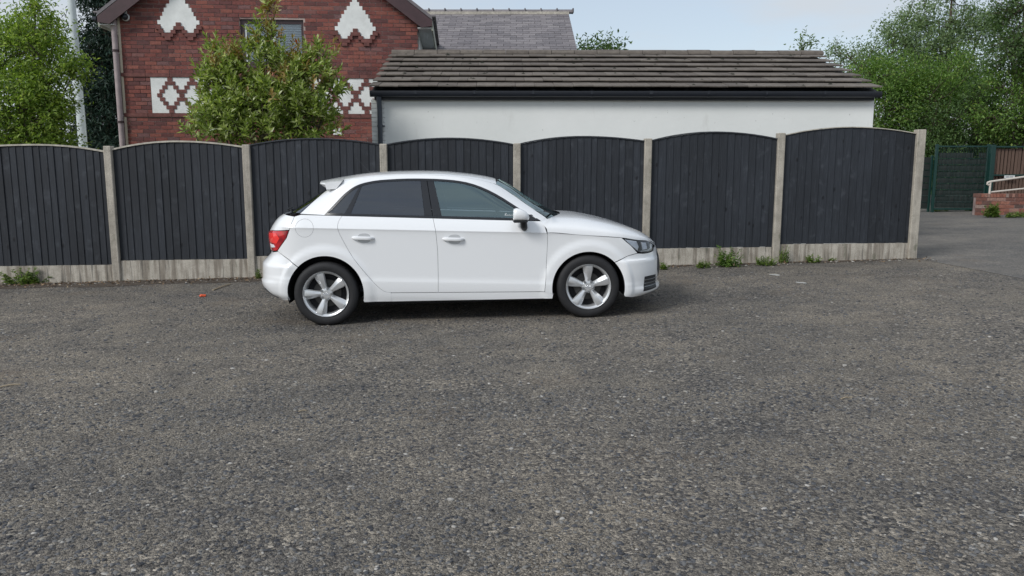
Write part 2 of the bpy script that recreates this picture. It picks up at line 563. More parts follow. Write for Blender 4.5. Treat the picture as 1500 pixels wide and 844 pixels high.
# smoother road beyond the end of the fence
e0, e1 = gpt(1344, 379), gpt(1500, 409)
dirv = (e1 - e0) / (e1 - e0).x
fx_ = [e0.x + i for i in range(0, 15)]
V = []
for i, x in enumerate(fx_):
    y = e0.y + dirv.y * (x - e0.x) + 0.05 * math.sin(i * 2.1)
    for yy in [y] + list(np.linspace(max(y + 1, 13), 60, 12)):
        V.append((x, yy, gz(x) + 0.004))
F = [(i * 13 + j, (i + 1) * 13 + j, (i + 1) * 13 + j + 1, i * 13 + j + 1) for i in range(14) for j in range(12)]
tag(mesh_obj('road', V, F, M_ROAD, smooth=True, sharp=None), kind='structure')
# broken edge line of the road
V, F = [], []
for a, b, w in [(1373, 1398, .06), (1404, 1412, .03), (1418, 1440, .035), (1447, 1462, .03), (1468, 1500, .035)]:
    p, q = (a - 1344) / 156, (b - 1344) / 156
    A, B = e0.lerp(e1, p), e0.lerp(e1, q)
    n = len(V)
    k = 6
    for i in range(k + 1):
        c = A.lerp(B, i / k)
        j = w * (0.6 + 0.7 * random.random()) * (0.3 if i in (0, k) else 1)
        V += [(c.x, c.y - j, gz(c.x) + .008), (c.x, c.y + j, gz(c.x) + .008)]
    F += [(n + 2 * i, n + 2 * i + 2, n + 2 * i + 3, n + 2 * i + 1) for i in range(k)]
tag(mesh_obj('painted_line', V, F, M_LINE), kind='structure')

# ================================================================== FENCE
POSTX = [(-455, 0), (-248, 0), (-41, 0), (165.5, 0), (365.5, 0), (564, 0), (757, 0), (946.5, 0), (1138.5, 0), (1339.5, 0)]
def fenceY(x): return 11.2 + (x + 5.56) * 0.056
def fence_at(px, py):
    r = ray(px, py)
    # C + t r ; y = 11.2+(x+5.56)*.056
    t = (11.2 + 5.56 * .056) / (r.y - .056 * r.x)
    return Vector((0, 0, CAMH)) + r * t
FYAW = math.atan(0.056)
froot = empty('timber_fence', (0, fenceY(0), 0), FYAW)
tag(froot, 'dark grey arched board fence between concrete posts behind the white car', 'fence')
fi = froot.matrix_basis.inverted() if False else (Matrix.Translation((0, fenceY(0), 0)) @ Matrix.Rotation(FYAW, 4, 'Z')).inverted()
post_u, post_top, post_bot = [], [], []
tops = [221, 218, 216, 214, 212, 211, 210, 203, 195, 190]
for (px, _), ty in zip(POSTX, tops):
    midp = fi @ fence_at(px, 300)
    tp = fi @ fence_at(px, ty)
    post_u.append(midp.x)
    post_top.append(tp.z)
    w = fence_at(px, 390)
    post_bot.append(gz(w.x))
PW = 0.052
pal = random.Random(3)
for i, u in enumerate(post_u):
    mb = MB()
    wdt = PW + (0.012 if i == 9 else 0)
    mb.box(u - wdt, u + wdt, -0.065, 0.06, post_bot[i] - 0.3, post_top[i], c=0.009)
    po = mb.build('concrete_post', M_POST, froot)
    if i == 9: po['label'] = 'pale end post of the fence'
pan = [  # left-top, peak, right-top, bottom-left, bottom-right (photo rows), cap
    (224, 215, 225, 397, 395, 'pale'), (221, 214.5, 225, 393.5, 391.5, 'pale'), (218, 213.5, 224, 390, 387.5, 'pale'), (221, 208.5, 217, 381.5, 379, 'pale'), (214, 204, 213, 375, 372, 'dark'),
    (213, 203.5, 213, 371, 368.5, 'dark'), (212, 201, 208, 367.5, 366, 'dark'), (207.5, 194.5, 205, 364, 361.5, 'dark'), (199.5, 187, 197, 357.5, 355.5, 'thin')]
def zof(u_, py):      # height on the fence plane at local u for photo row py
    # find pixel column of u
    base = Vector((0, fenceY(0), 0)) + Vector((math.cos(FYAW), math.sin(FYAW), 0)) * u_
    px = 750 + FPX * base.x / (base.y * _c - (1.0 - CAMH) * _s)
    return fence_at(px, py).z
for i in range(9):
    a, pk, b, bl, br_, cap = pan[i]
    u0, u1 = post_u[i] + PW - 0.02, post_u[i + 1] - PW + 0.02
    mid = (u0 + u1) / 2
    z0l, z0r = zof(u0, bl), zof(u1, br_)
    zl, zp, zr = zof(u0, a), zof(mid, pk), zof(u1, b)
    def top(u):
        k = (u - mid) / (u1 - u0) * 2
        base = zl if k < 0 else zr
        return zp - (zp - base) * k * k
    # frame of the panel: rails behind
    mb = MB()
    for fr in (0.12, 0.5, 0.86):
        zz = z0l + (zl - z0l) * fr
        mb.box(u0, u1, 0.012, 0.045, zz - 0.035, zz + 0.035)
    mb.box(u0, u0 + .04, 0.012, .045, z0l, zl - .02); mb.box(u1 - .04, u1, 0.012, .045, z0r, zr - .02)
    pnl = mb.build('fence_panel', M_CAPD, froot)
    n = 17 if i % 2 else 18
    edges = [u0 + (u1 - u0) * k / n for k in range(n + 1)]
    edges = [edges[0]] + [e + pal.uniform(-.012, .012) for e in edges[1:-1]] + [edges[-1]]
    for k in range(n):
        l, r2 = edges[k], edges[k + 1] + 0.014 if k < n - 1 else edges[k + 1]
        zb_ = z0l + (z0r - z0l) * (k / n) + pal.uniform(-.004, .004)
        yl, yr = 0.0, -0.011          # feather edge: thin edge under the next board's thick one
        j = pal.uniform(-.002, .002)
        tl, tr_ = top(l), top(min(r2, u1))
        vs = [(l, yl - .012 + j, zb_), (r2, yr - 0.002 + j, zb_), (r2, .010, zb_), (l, .010, zb_),
              (l, yl - .012 + j, tl), (r2, yr - 0.002 + j, tr_), (r2, .010, tr_), (l, .010, tl)]
        # thick edge proud on the left, thin on the right
        vs[0] = (l, -.002 + j, zb_); vs[4] = (l, -.002 + j, tl)
        vs[1] = (r2, -.0135 + j, zb_); vs[5] = (r2, -.0135 + j, tr_)
        mesh_obj('board', vs, [(0, 1, 5, 4), (1, 2, 6, 5), (2, 3, 7, 6), (3, 0, 4, 7), (4, 5, 6, 7), (3, 2, 1, 0)], M_BOARD, pnl)
    # curved capping strip
    mb = MB(); N = 16
    h = {'pale': .022, 'dark': .016, 'thin': .012}[cap]
    for k in range(N):
        ua, ub = u0 + (u1 - u0) * k / N, u0 + (u1 - u0) * (k + 1) / N
        za, zb2 = top(ua) + .001, top(ub) + .001
        mb.add([(ua, -.026, za), (ub, -.026, zb2), (ub, .03, zb2), (ua, .03, za), (ua, -.026, za + h), (ub, -.026, zb2 + h), (ub, .03, zb2 + h), (ua, .03, za + h)],
               [(0, 1, 5, 4), (2, 3, 7, 6), (4, 5, 6, 7), (3, 2, 1, 0)] + ([(0, 4, 7, 3)] if k == 0 else []) + ([(1, 2, 6, 5)] if k == N - 1 else []))
    cp = mb.build('capping_strip', M_CAPD if cap == 'dark' else M_CAP, pnl)
    # concrete gravel board under the panel
    gb = min(post_bot[i], post_bot[i + 1]) - 0.25
    mb = MB()
    mb.add([(u0, -.03, gb), (u1, -.03, gb), (u1, .02, gb), (u0, .02, gb), (u0, -.03, z0l - .004), (u1, -.03, z0r - .004), (u1, .02, z0r - .004), (u0, .02, z0l - .004)],
           [(0, 1, 5, 4), (1, 2, 6, 5), (2, 3, 7, 6), (3, 0, 4, 7), (4, 5, 6, 7), (3, 2, 1, 0)])
    mb.build('gravel_board', M_GRAV, froot)
# strip of soil and litter along the fence foot
V, F = [], []
N = 90
for k in range(N + 1):
    u = -11.2 + 17.3 * k / N
    p = Vector((0, fenceY(0), 0)) + Vector((math.cos(FYAW), math.sin(FYAW), 0)) * u
    w = 0.16 + 0.10 * math.sin(k * .7) * math.sin(k * .23 + 1) + random.uniform(-.03, .03)
    if u < -3.4: w += 0.26
    elif u > 1.2: w *= 0.55
    for q, hh in ((0, .012), (.5, .010), (1, .004)):
        y = p.y - .033 - w * q
        V.append((p.x, y, gz(p.x) + hh))
for k in range(N):
    for q in range(2):
        a = k * 3 + q
        F.append((a, a + 1, a + 4, a + 3))
tag(mesh_obj('soil_strip', V, F, M_SOIL, smooth=True, sharp=None), 'strip of bare soil along the foot of the fence', 'soil', kind='stuff')

# ================================================================== BRICK HOUSE
HY, HYAW = 16.6, R(4.0)
hc = at(393, 165, HY)
HM = Matrix.Translation((hc.x, HY, 0)) @ Matrix.Rotation(HYAW, 4, 'Z')
HMi = HM.inverted()
house = empty('brick_house', (hc.x, HY, 0), HYAW)
tag(house, 'red brick gabled house with white stepped ornaments and lattice band', 'house')
def hp(px, py, y=0.0):
    """photo pixel to house wall coordinates (x along wall, z) on local plane y"""
    o = HMi @ Vector((0, 0, CAMH)); dd = HMi.to_3x3() @ ray(px, py)
    t = (y - o.y) / dd.y
    p = o + dd * t
    return p.x, p.z
CH, BL = 0.0785, 0.2355
wl, _z = hp(178, 110); wr = -wl + 0.02
wr = hp(612, 45)[0]
z_band_hi = hp(360, 114)[1]
z_band_lo = z_band_hi - 9 * CH
c0 = z_band_lo - 20 * CH
eave_z = hp(600, 22)[1]
gx = (wl + wr) / 2
g_slope = math.tan(R(37))
win = (hp(351, 28)[0], hp(444, 28)[0], hp(398, 96)[1], hp(398, 28.5)[1])   # x0 x1 z0 z1
# mortar core of the gable wall, with a real opening for the window
mb = MB()
apex = eave_z + (wr - gx) * g_slope
MY0, MY1 = 0.010, 0.30
x0, x1, z0, z1 = win
mb.prism([(wl, 0), (wr, 0), (wr, z0), (wl, z0)], MY0, MY1)
mb.prism([(wl, z0), (x0, z0), (x0, z1), (wl, z1)], MY0, MY1)
mb.prism([(x1, z0), (wr, z0), (wr, z1), (x1, z1)], MY0, MY1)
def gable_x(z): return max(0.02, (wr - gx) - max(0, z - eave_z) / g_slope)
mb.prism([(gx - gable_x(z1), z1), (gx + gable_x(z1), z1)] + ([(wr, eave_z)] if z1 < eave_z else []) + [(gx, apex)] + ([(wl, eave_z)] if z1 < eave_z else []), MY0, MY1)
wall = mb.build('wall', M_MORTAR, house)
# side walls
mb = MB()
mb.box(wr - .3, wr - .002, .301, 7.5, 0, eave_z - .02); mb.box(wl + .002, wl + .3, .301, 7.5, 0, eave_z - .02)
mb.build('side_wall', M_RENDER, house)

# ornaments: two stepped white gable ornaments
orn = []
for cxp, cyp in ((261.7, 35.3), (520.5, 43.5)):
    ox, oz = hp(cxp, cyp)
    k0 = round((oz - c0) / CH - 0.5)            # course index of the widest row
    orn.append((ox, k0))
UN = BL / 4
rows = {0: 7.3, 1: 6.2, 2: 5.4, 3: 4.8, 4: 3.8, 5: 2.75, 6: 1.65, 7: 0.85}   # half widths in quarter bricks / 1.1
white_cells = []     # (x0,x1,course) covered by ornament
orn_tr = []
f_ = UN / 1.06
for ox, k0 in orn:
    for kk, hw in rows.items():
        white_cells.append((ox - hw * f_, ox + hw * f_, k0 + kk))
    for kk, a, b in ((-1, 0.85, 6.2), (-2, 2.7, 5.3)):
        if kk == -1: a = 0.85
        if kk == -2: a = 2.0
        white_cells.append((ox - b * f_, ox - a * f_, k0 + kk)); white_cells.append((ox + a * f_, ox + b * f_, k0 + kk))
    tr_ = [(0, -.85, .85, 1), ]
    orn_tr += [(ox - .85 * f_, ox + .85 * f_, k0 - .45), (ox - 1.75 * f_, ox + 1.75 * f_, k0 - 1.35)]
    for s_ in (-1, 1):
        for a, b, kk in ((1.1, 2.8, -2.3), (2.0, 6.0, -3.05), (3.0, 4.95, -3.9), (6.2, 8.1, -1.25), (5.3, 7.0, -2.2)):
            orn_tr.append((min(ox + s_ * a * f_, ox + s_ * b * f_), max(ox + s_ * a * f_, ox + s_ * b * f_), k0 + kk))
by = {}
mbw = [MB(), MB()]
for a, b, k in white_cells:
    mbw[0 if a < gx else 1].box(a, b, -0.012, 0.03, c0 + k * CH, c0 + (k + 1) * CH + .0005)
    by.setdefault(k, []).append((a, b))
for q in mbw: q.build('white_ornament', M_WHITE, house)
trim_me = {}
def trim_brick(a, b, z0_, parent, proud=0.035, h=CH - .008, mat=None):
    key = (round(b - a, 3), round(h, 3), proud)
    if key not in trim_me:
        m = MB(); m.box(0, b - a, -proud, 0.02, 0, h)
        trim_me[key] = data_of(m, 'trim_brick', mat or M_TRIM)
    return shared('trim_brick', trim_me[key], parent, (a, 0, z0_))
for a, b, k in orn_tr:
    trim_brick(a, b, c0 + k * CH, house)

# lattice band
bx0 = hp(222, 140)[0]; bx1 = wr - 0.02
mb = MB()
mb.box(bx0, bx1, -0.002, 0.03, z_band_lo + .002, z_band_hi - .002)
band = mb.build('lattice_band', M_WHITE, house)
stem0 = hp(250.4, 140)[0]
PER = hp(505.5, 140)[0] - stem0
PER /= 8.0
HB, WB = 0.098, 0.20
i = -1
while True:
    cx = stem0 + i * PER
    if cx > bx1: break
    if i >= 0:
        for k in (0, 8): trim_brick(cx - HB / 2, cx + HB / 2, z_band_lo + k * CH + .004, house, 0.014)
        for k in (1, 7): trim_brick(cx - WB / 2, cx + WB / 2, z_band_lo + k * CH + .004, house, 0.014)
        for k in (2, 6):
            for s_ in (-1, 1):
                trim_brick(cx + s_ * PER * .25 - HB / 2, cx + s_ * PER * .25 + HB / 2, z_band_lo + k * CH + .004, house, 0.014)
    cc = cx + PER / 2
    w2 = WB if i >= 0 else HB
    sh = 0 if i >= 0 else HB / 2 + .002
    for k in (3, 5):
        if i >= 0: trim_brick(cc - WB / 2, cc + WB / 2, z_band_lo + k * CH + .004, house, 0.014)
        else: trim_brick(cc, cc + HB, z_band_lo + k * CH + .004, house, 0.014)
    trim_brick(cc - HB / 2, cc + HB / 2, z_band_lo + 4 * CH + .004, house, 0.014)
    i += 1
# string courses above and below the band
for zz in (z_band_hi + .004, z_band_lo - CH + .004):
    x = wl
    while x < wr - .02:
        b = min(wr, x + BL * 2 - .008)
        trim_brick(x, b, zz, house, 0.022)
        x += BL * 2
# ordinary bricks
holes = [(win[0], win[1], win[2], win[3])]
def covered(a, b, za, zb2, k):
    for l, r2 in by.get(k, []):
        pass
    return False
def subtract(seg, cuts):
    out = [seg]
    for l, r2 in cuts:
        nxt = []
        for a, b in out:
            if r2 <= a or l >= b: nxt.append((a, b)); continue
            if l - a > .03: nxt.append((a, l - .004))
            if b - r2 > .03: nxt.append((r2 + .004, b))
        out = nxt
    return out
brick_list = []
kmin = int((1.35 - c0) / CH); kmax = int((apex - .15 - c0) / CH)
for k in range(kmin, kmax):
    za = c0 + k * CH; zb2 = za + CH - .012
    zm = (za + zb2) / 2
    if z_band_lo - CH - .01 < zm < z_band_hi + CH + .01:
        if z_band_lo < zm < z_band_hi: lim = [(wl, bx0 - .006)]
        else: lim = []
    else:
        lim = [(gx - gable_x(zb2), gx + gable_x(zb2))]
    cuts = list(by.get(k, []))
    if z0 - .02 < zm < z1 + .02: cuts.append((x0 - .003, x1 + .003))
    for L0, L1 in lim:
        x = wl - (BL / 2 if k % 2 else 0)
        while x < L1:
            a, b = max(x, L0), min(x + BL - .012, L1)
            if b - a > .03:
                for q in subtract((a, b), cuts):
                    if q[1] - q[0] > .03: brick_list.append((q[0], q[1], za, zb2, k))
            x += BL
# the full bricks that show largest in the photograph become single parts
def shown(bk):
    a, b, za, zb2, k = bk
    p = HM @ Vector(((a + b) / 2, 0, (za + zb2) / 2))
    dd = p - Vector((0, 0, CAMH))
    f2 = dd.y * _c - dd.z * _s
    u, w = 750 + FPX * dd.x / f2, 422 - FPX * (dd.y * _s + dd.z * _c) / f2
    return u, w
single, rest = [], []
cand = []
for bk in brick_list:
    u, w = shown(bk)
    full = abs((bk[1] - bk[0]) - (BL - .012)) < .002
    hidden = w > 212 or w < -3 or (285 < u < 488 and 62 < w) or (u > 540 and w > 70) or (262 < u < 500 and w > 130)
    if full and not hidden: cand.append(bk)
    else: rest.append(bk)
random.Random(5).shuffle(cand)
single, more_ = cand[:300], cand[300:]
rest += more_
jr = random.Random(9)
m = MB(); m.box(0, BL - .012, 0, .02, 0, CH - .012)
brick_me = data_of(m, 'brick', M_BRICK)
for a, b, za, zb2, k in single:
    shared('brick', brick_me, wall, (a, jr.uniform(-.004, .002), za))
mb = MB()
for a, b, za, zb2, k in rest:
    j = jr.uniform(-.004, .002)
    mb.box(a, b, j, j + .02, za, zb2)
tag(mb.build('brickwork', M_BRICK, wall), kind='stuff')
# white vent block low on the wall
a_, zc = hp(490, 198)[0], hp(490, 198)[1]
MB().box(a_ - .02, a_ + .15, -.02, .01, zc, zc + .14, c=.008).build('vent_block', M_WHITE, house)
a_, zc = hp(390, 8); b_ = hp(400.5, 8)[0]
MB().box(a_, b_, -.06, .01, zc, zc + .3, c=.01).build('cream_bracket', M_CREAM, house)
# window
mb = MB()
fw = .075
mb.box(x0, x0 + fw, .05, .12, z0, z1); mb.box(x1 - fw * .7, x1, .05, .12, z0, z1)
mb.box(x0 + fw, x1 - fw * .7, .05, .12, z1 - fw, z1); mb.box(x0 + fw, x1 - fw * .7, .05, .12, z0, z0 + fw)
wf = mb.build('window', M_FRAME, house)
xm = hp(401, 60)[0]
mb = MB()
mb.box(xm - .022, xm + .022, .056, .11, z0 + fw, z1 - fw)
mb.box(x0 + fw, x0 + fw + .035, .06, .11, z0 + fw, z1 - fw)
mb.build('mullion', M_PLWHITE, wf)
t = NT('window_glass')
t.set(Base_Color=(0.55, 0.66, 0.72, 1), Roughness=0.05)
tr_n = t.n('ShaderNodeBsdfTransparent'); gl = t.n('ShaderNodeBsdfGlossy'); gl.inputs['Roughness'].default_value = .03
tr_n.inputs['Color'].default_value = (.94, .97, .98, 1)
fr = t.n('ShaderNodeFresnel'); fr.inputs['IOR'].default_value = 1.9
ms = t.n('ShaderNodeMixShader'); t.l(fr.outputs[0], ms.inputs[0]); t.l(tr_n.outputs[0], ms.inputs[1]); t.l(gl.outputs[0], ms.inputs[2])
t.l(ms.outputs[0], t.out.inputs['Surface'])
M_WGLASS = t.m
for a, b in ((x0 + fw + .036, xm - .023), (xm + .023, x1 - fw * .7 - .001)):
    MB().box(a, b, .08, .086, z0 + fw + .001, z1 - fw - .001).build('pane', M_WGLASS, wf)
    mb = MB()
    zz = z0 + fw
    while zz < z1 - fw - .03:
        aa = a + (0.05 if a < xm - .1 else 0)
        mb.add([(aa, .13, zz), (b, .13, zz), (b, .150, zz + .041), (aa, .150, zz + .041)], [(0, 1, 2, 3)])
        zz += .047
    mb.build('blind', M_BLIND, wf)
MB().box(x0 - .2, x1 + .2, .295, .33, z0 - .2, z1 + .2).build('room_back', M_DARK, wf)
MB().box(x0 - .03, x1 + .03, -.04, .12, z0 - .05, z0 - .001).build('window_sill', M_BARGE, wf)
# roof: two slopes over the gable, bargeboards in front
ov = .28
for s_ in (-1, 1):
    e_x = gx + s_ * ((wr - gx) + .30)
    e_z = eave_z - .30 * g_slope + .10
    a_z = apex + .10
    # slab
    y0_, y1_ = -.22, 7.8
    vs = [(gx, y0_, a_z), (e_x, y0_, e_z), (e_x, y1_, e_z), (gx, y1_, a_z), (gx, y0_, a_z + .07), (e_x, y0_, e_z + .07), (e_x, y1_, e_z + .07), (gx, y1_, a_z + .07)]
    MB().add(vs, [(0, 1, 2, 3), (4, 7, 6, 5), (0, 4, 5, 1), (1, 5, 6, 2), (2, 6, 7, 3), (3, 7, 4, 0)]).build('roof_slope', M_SLATE, house)
    # bargeboard with a horizontal cut foot
    bw = .27
    pts = [(gx, a_z - .01), (e_x, e_z - .01), (e_x, e_z - .12), (e_x - s_ * .22, e_z - .12 - .03), (gx, a_z - bw * 1.25)]
    MB().prism(pts, -.215, -.18).build('bargeboard', M_BARGE, house)
    # box end, soffit, fascia and gutter along the eave
    xw = gx + s_ * (wr - gx)
    xi, xo = sorted((xw + s_ * .004, e_x - s_ * .02))
    MB().box(xi, xo, -.17, 7.5, e_z - .16, e_z - .145).build('soffit', M_PLWHITE, house)
    xi, xo = sorted((e_x - s_ * .018, e_x + s_ * .01))
    MB().box(xi, xo, -.17, 7.5, e_z - .2, e_z - .02).build('fascia', M_GREENWOOD, house)
    xi, xo = sorted((e_x + s_ * .012, e_x + s_ * .12))
    if s_ < 0: MB().box(xi, xo, -.2, 7.5, e_z - .09, e_z - .012, c=.02).build('gutter', M_BLACKPL, house)
    for q in range(12):
        y_ = -.215 + q * .42
        xa, xb = sorted((e_x - s_ * .03, e_x + s_ * .07))
        MB().box(xa, xb, y_, y_ + .40, e_z + .06, e_z + .085).build('verge_slate', M_SLATE, house)
# left down pipe with brackets
pt, pb = hp(169.5, 22, -.07), hp(183, 213, -.07)
xx = wl - .055
mb = MB(); mb.tube([(xx, -.06, 0.0), (xx, -.06, pt[1])], .055, 12)
dp = mb.build('downpipe', M_PINKPIPE, house, True)
mb = MB()
for py in (75, 179):
    zz = hp(176, py)[1]
    mb.lathe([(.056, -.02), (.066, -.02), (.066, .02), (.056, .02)], 12, 'z', (xx, -.06, zz))
mb.build('pipe_bracket', M_FRAME, dp)
MB().box(wl - .005, wl + .04, -.012, .0, .2, eave_z - .1).build('corner_strip', M_CREAM, house)
# dome security light by the eave
a_, zc = hp(185.5, 26)
dome = empty('security_camera', HM @ Vector((a_, -.01, zc)), HYAW)
mb = MB(); mb.lathe([(.001, -.02), (.075, -.02), (.075, -.05), (.06, -.07), (.001, -.07)], 16, 'y'); mb.box(-.02, .02, -.05, 0, .0, .14)
mb.build('bracket', M_PLWHITE, dome, True)
mb = MB(); mb.lathe([(.062, -.07), (.06, -.10), (.045, -.125), (.02, -.14), (.0005, -.143)], 16, 'y')
mb.build('dome', M_BLACKPL, dome, True)
tag(dome, 'small dark dome camera on the brick wall under the eave', 'camera')

# ================================================================== SLATE ROOFED WING BEHIND
WY1, WY0 = 23.2, 19.4
pa, pb_ = at(560, 20, WY1), at(833, 22, WY1)
rz_ = at(740, 20, WY1).z
xl_, xr_ = pa.x, pb_.x
lowz = at(750, 86, WY0).z
wing = empty('slate_roofed_building', (xl_, WY0, 0), 0)
tag(wing, 'building with grey slate roof and ridge tiles behind the white garage', 'building')
W_ = xr_ - xl_
sl_len = math.hypot(WY1 - WY0, rz_ - lowz); sl_an = math.atan2(rz_ - lowz, WY1 - WY0)
MB().box(.1, W_ - .05, .15, 6.5, 0, lowz - .02).build('wall', M_RENDER, wing)
mb = MB()
mb.add([(0, 0, lowz - .03), (W_, 0, lowz - .03), (W_, WY1 - WY0, rz_ - .03), (0, WY1 - WY0, rz_ - .03), (W_, 2 * (WY1 - WY0), lowz - .03), (0, 2 * (WY1 - WY0), lowz - .03)],
       [(0, 1, 2, 3), (3, 2, 4, 5), (0, 3, 5), (1, 4, 2), (0, 5, 4, 1)])
wroof = mb.build('roof', M_DARK, wing)
NR = 22
ex = sl_len / NR
SW = .325
m = MB(); m.add([(.004, 0, -.012), (SW - .004, 0, -.012), (SW - .004, ex * 1.15, -.004), (.004, ex * 1.15, -.004), (.004, 0, .008), (SW - .004, 0, .008), (SW - .004, ex * 1.15, .002), (.004, ex * 1.15, .002)],
                [(0, 1, 5, 4), (1, 2, 6, 5), (2, 3, 7, 6), (3, 0, 4, 7), (4, 5, 6, 7), (3, 2, 1, 0)])
sl_me = data_of(m, 'slate', M_SLATE)
sj = random.Random(4)
mb = MB(); cnt = 0
for r_i in range(NR):
    x = -(SW / 2 if r_i % 2 else 0)
    while x < W_ - .02:
        y_ = r_i * ex * math.cos(sl_an); z_ = lowz + r_i * ex * math.sin(sl_an)
        u = 750 + FPX * (xl_ + x) / (WY0 + y_)
        vis = u > 628 and r_i >= 5
        part = x < 0 or x + SW > W_
        if vis and not part and cnt < 295:
            shared('slate', sl_me, wroof, (x, y_, z_ + .012 + sj.uniform(0, .004)), (sl_an, 0, sj.uniform(-.006, .006))); cnt += 1
        else:
            a, b = max(0, x) + .004, min(W_, x + SW) - .004
            if b - a > .02:
                M_ = Matrix.Translation((0, y_, z_ + .012)) @ Matrix.Rotation(sl_an, 4, 'X')
                mb.add([M_ @ Vector(p) for p in [(a, 0, -.012), (b, 0, -.012), (b, ex * 1.15, -.004), (a, ex * 1.15, -.004), (a, 0, .008), (b, 0, .008), (b, ex * 1.15, .002), (a, ex * 1.15, .002)]],
                       [(0, 1, 5, 4), (1, 2, 6, 5), (2, 3, 7, 6), (3, 0, 4, 7), (4, 5, 6, 7), (3, 2, 1, 0)])
        x += SW
tag(mb.build('slates', M_SLATE, wroof), kind='stuff')
x = 0; q = 0
m = MB()
n = 10
for k in range(n):
    a0, a1 = math.pi * (k / n), math.pi * ((k + 1) / n)
    for rr in ((.11,),):
        m.add([(0, .11 * math.cos(a0), .10 * math.sin(a0)), (.41, .11 * math.cos(a0), .10 * math.sin(a0)), (.41, .11 * math.cos(a1), .10 * math.sin(a1)), (0, .11 * math.cos(a1), .10 * math.sin(a1))], [(0, 1, 2, 3)])
m.box(.40, .445, -.125, .125, -.01, .125, c=.02)
rt_me = data_of(m, 'ridge_tile', M_SLATE)
while x < W_ - .2:
    shared('ridge_tile', rt_me, wroof, (x, WY1 - WY0, rz_ + .01)); x += .445
MB().box(0, W_, WY1 - WY0 - .14, WY1 - WY0 - .10, rz_ - .055, rz_ + .03).build('ridge_mortar', M_CAP, wroof)

# ================================================================== WHITE GARAGE
GY, GYAW = 13.8, R(0.9)
gl_, gr_ = at(549, 146, GY), at(1281, 146.5, GY + .13)
garage = empty('white_garage', (gl_.x, GY, 0), GYAW)
tag(garage, 'long white rendered garage with low brown tiled roof behind the fence', 'garage')
GW = (gr_ - gl_).xy.length
gt = (gl_.z + gr_.z) / 2
MB().box(.16, GW, 0, 5.4, -.3, gt + .02).build('wall', M_RENDER, garage)
# painted brick pier at the corner
pier = MB()
k = 0
zz = -.2
while zz < gt:
    off = 0 if k % 2 else .03
    pier.box(-.06, .10 - off * .5, -.012, .2, zz, zz + .072, c=.003); pier.box(.1015 - off * .5, .159, -.012, .2, zz, zz + .072, c=.003)
    zz += .076; k += 1
tag(pier.build('painted_brick_pier', M_WHITE, garage))
eY = -.17
ez = at(750, 128.5, GY + eY).z
rY = 2.72
rz2 = at(800, 77.5, GY + rY).z
GL0, GL1 = at(541, 128, GY + eY).x - gl_.x, at(1291, 127, GY + eY + .13).x - gl_.x
san = math.atan2(rz2 - ez, rY - eY); sln = math.hypot(rz2 - ez, rY - eY)
mb = MB()
mb.add([(GL0 + .03, eY + .03, ez - .05), (GL1 - .03, eY + .03, ez - .05), (GL1 - .03, rY, rz2 - .05), (GL0 + .03, rY, rz2 - .05), (GL1 - .03, 2 * rY - eY, ez - .05), (GL0 + .03, 2 * rY - eY, ez - .05)],
       [(0, 1, 2, 3), (3, 2, 4, 5), (0, 3, 5), (1, 4, 2), (0, 5, 4, 1)])
groof = mb.build('roof', M_FASCIA, garage)
NC = 7
gg = (sln - .06) / NC
TW = (GL1 - GL0) / 26.5
TH = .046
def tile_mesh(w):
    m = MB()
    m.add([(.003, -.03, TH * .5), (w - .003, -.03, TH * .5), (w - .003, gg + .02, -.03), (.003, gg + .02, -.03),
           (.003, -.03, TH - .006), (w - .003, -.03, TH - .006), (w - .003, gg + .02, -.008), (.003, gg + .02, -.008), (.003, -.018, TH), (w - .003, -.018, TH)],
          [(0, 1, 5, 4), (1, 2, 6, 9, 5), (2, 3, 7, 6), (3, 0, 4, 8, 7), (4, 5, 9, 8), (8, 9, 6, 7), (3, 2, 1, 0)])
    return data_of(m, 'roof_tile', M_TILE)
tm = {}
tj = random.Random(8)
for c in range(NC):
    x = GL0 if c % 2 else GL0 - TW / 2
    while x < GL1 - .01:
        a, b = max(x, GL0), min(x + TW, GL1)
        key = round(b - a, 2)
        if key not in tm: tm[key] = tile_mesh(b - a)
        y_ = eY + c * gg * math.cos(san); z_ = ez + c * gg * math.sin(san)
        shared('roof_tile', tm[key], groof, (a, y_ + tj.uniform(-.006, .006), z_ + tj.uniform(-.002, .005)), (san, tj.uniform(-.006, .006), tj.uniform(-.006, .006)))
        x += TW
# ridge tiles
m = MB(); n = 10
for k in range(n):
    a0, a1 = math.pi * k / n, math.pi * (k + 1) / n
    m.add([(0, .15 * math.cos(a0), .10 * math.sin(a0)), (.445, .15 * math.cos(a0), .10 * math.sin(a0)), (.445, .15 * math.cos(a1), .10 * math.sin(a1)), (0, .15 * math.cos(a1), .10 * math.sin(a1))], [(0, 1, 2, 3)])
m.add([(0, .15 * math.cos(math.pi * k / n), .10 * math.sin(math.pi * k / n)) for k in range(n + 1)], [tuple(range(n + 1))])
m.add([(.445, .15 * math.cos(math.pi * k / n), .10 * math.sin(math.pi * k / n)) for k in range(n + 1)], [tuple(range(n, -1, -1))])
rme = data_of(m, 'ridge_tile', M_TILE)
x = GL0 + .02
while x < GL1 - .1:
    shared('ridge_tile', rme, groof, (x, rY, rz2 - .035 + tj.uniform(-.006, .006)), (0, tj.uniform(-.008, .008), 0)); x += .455
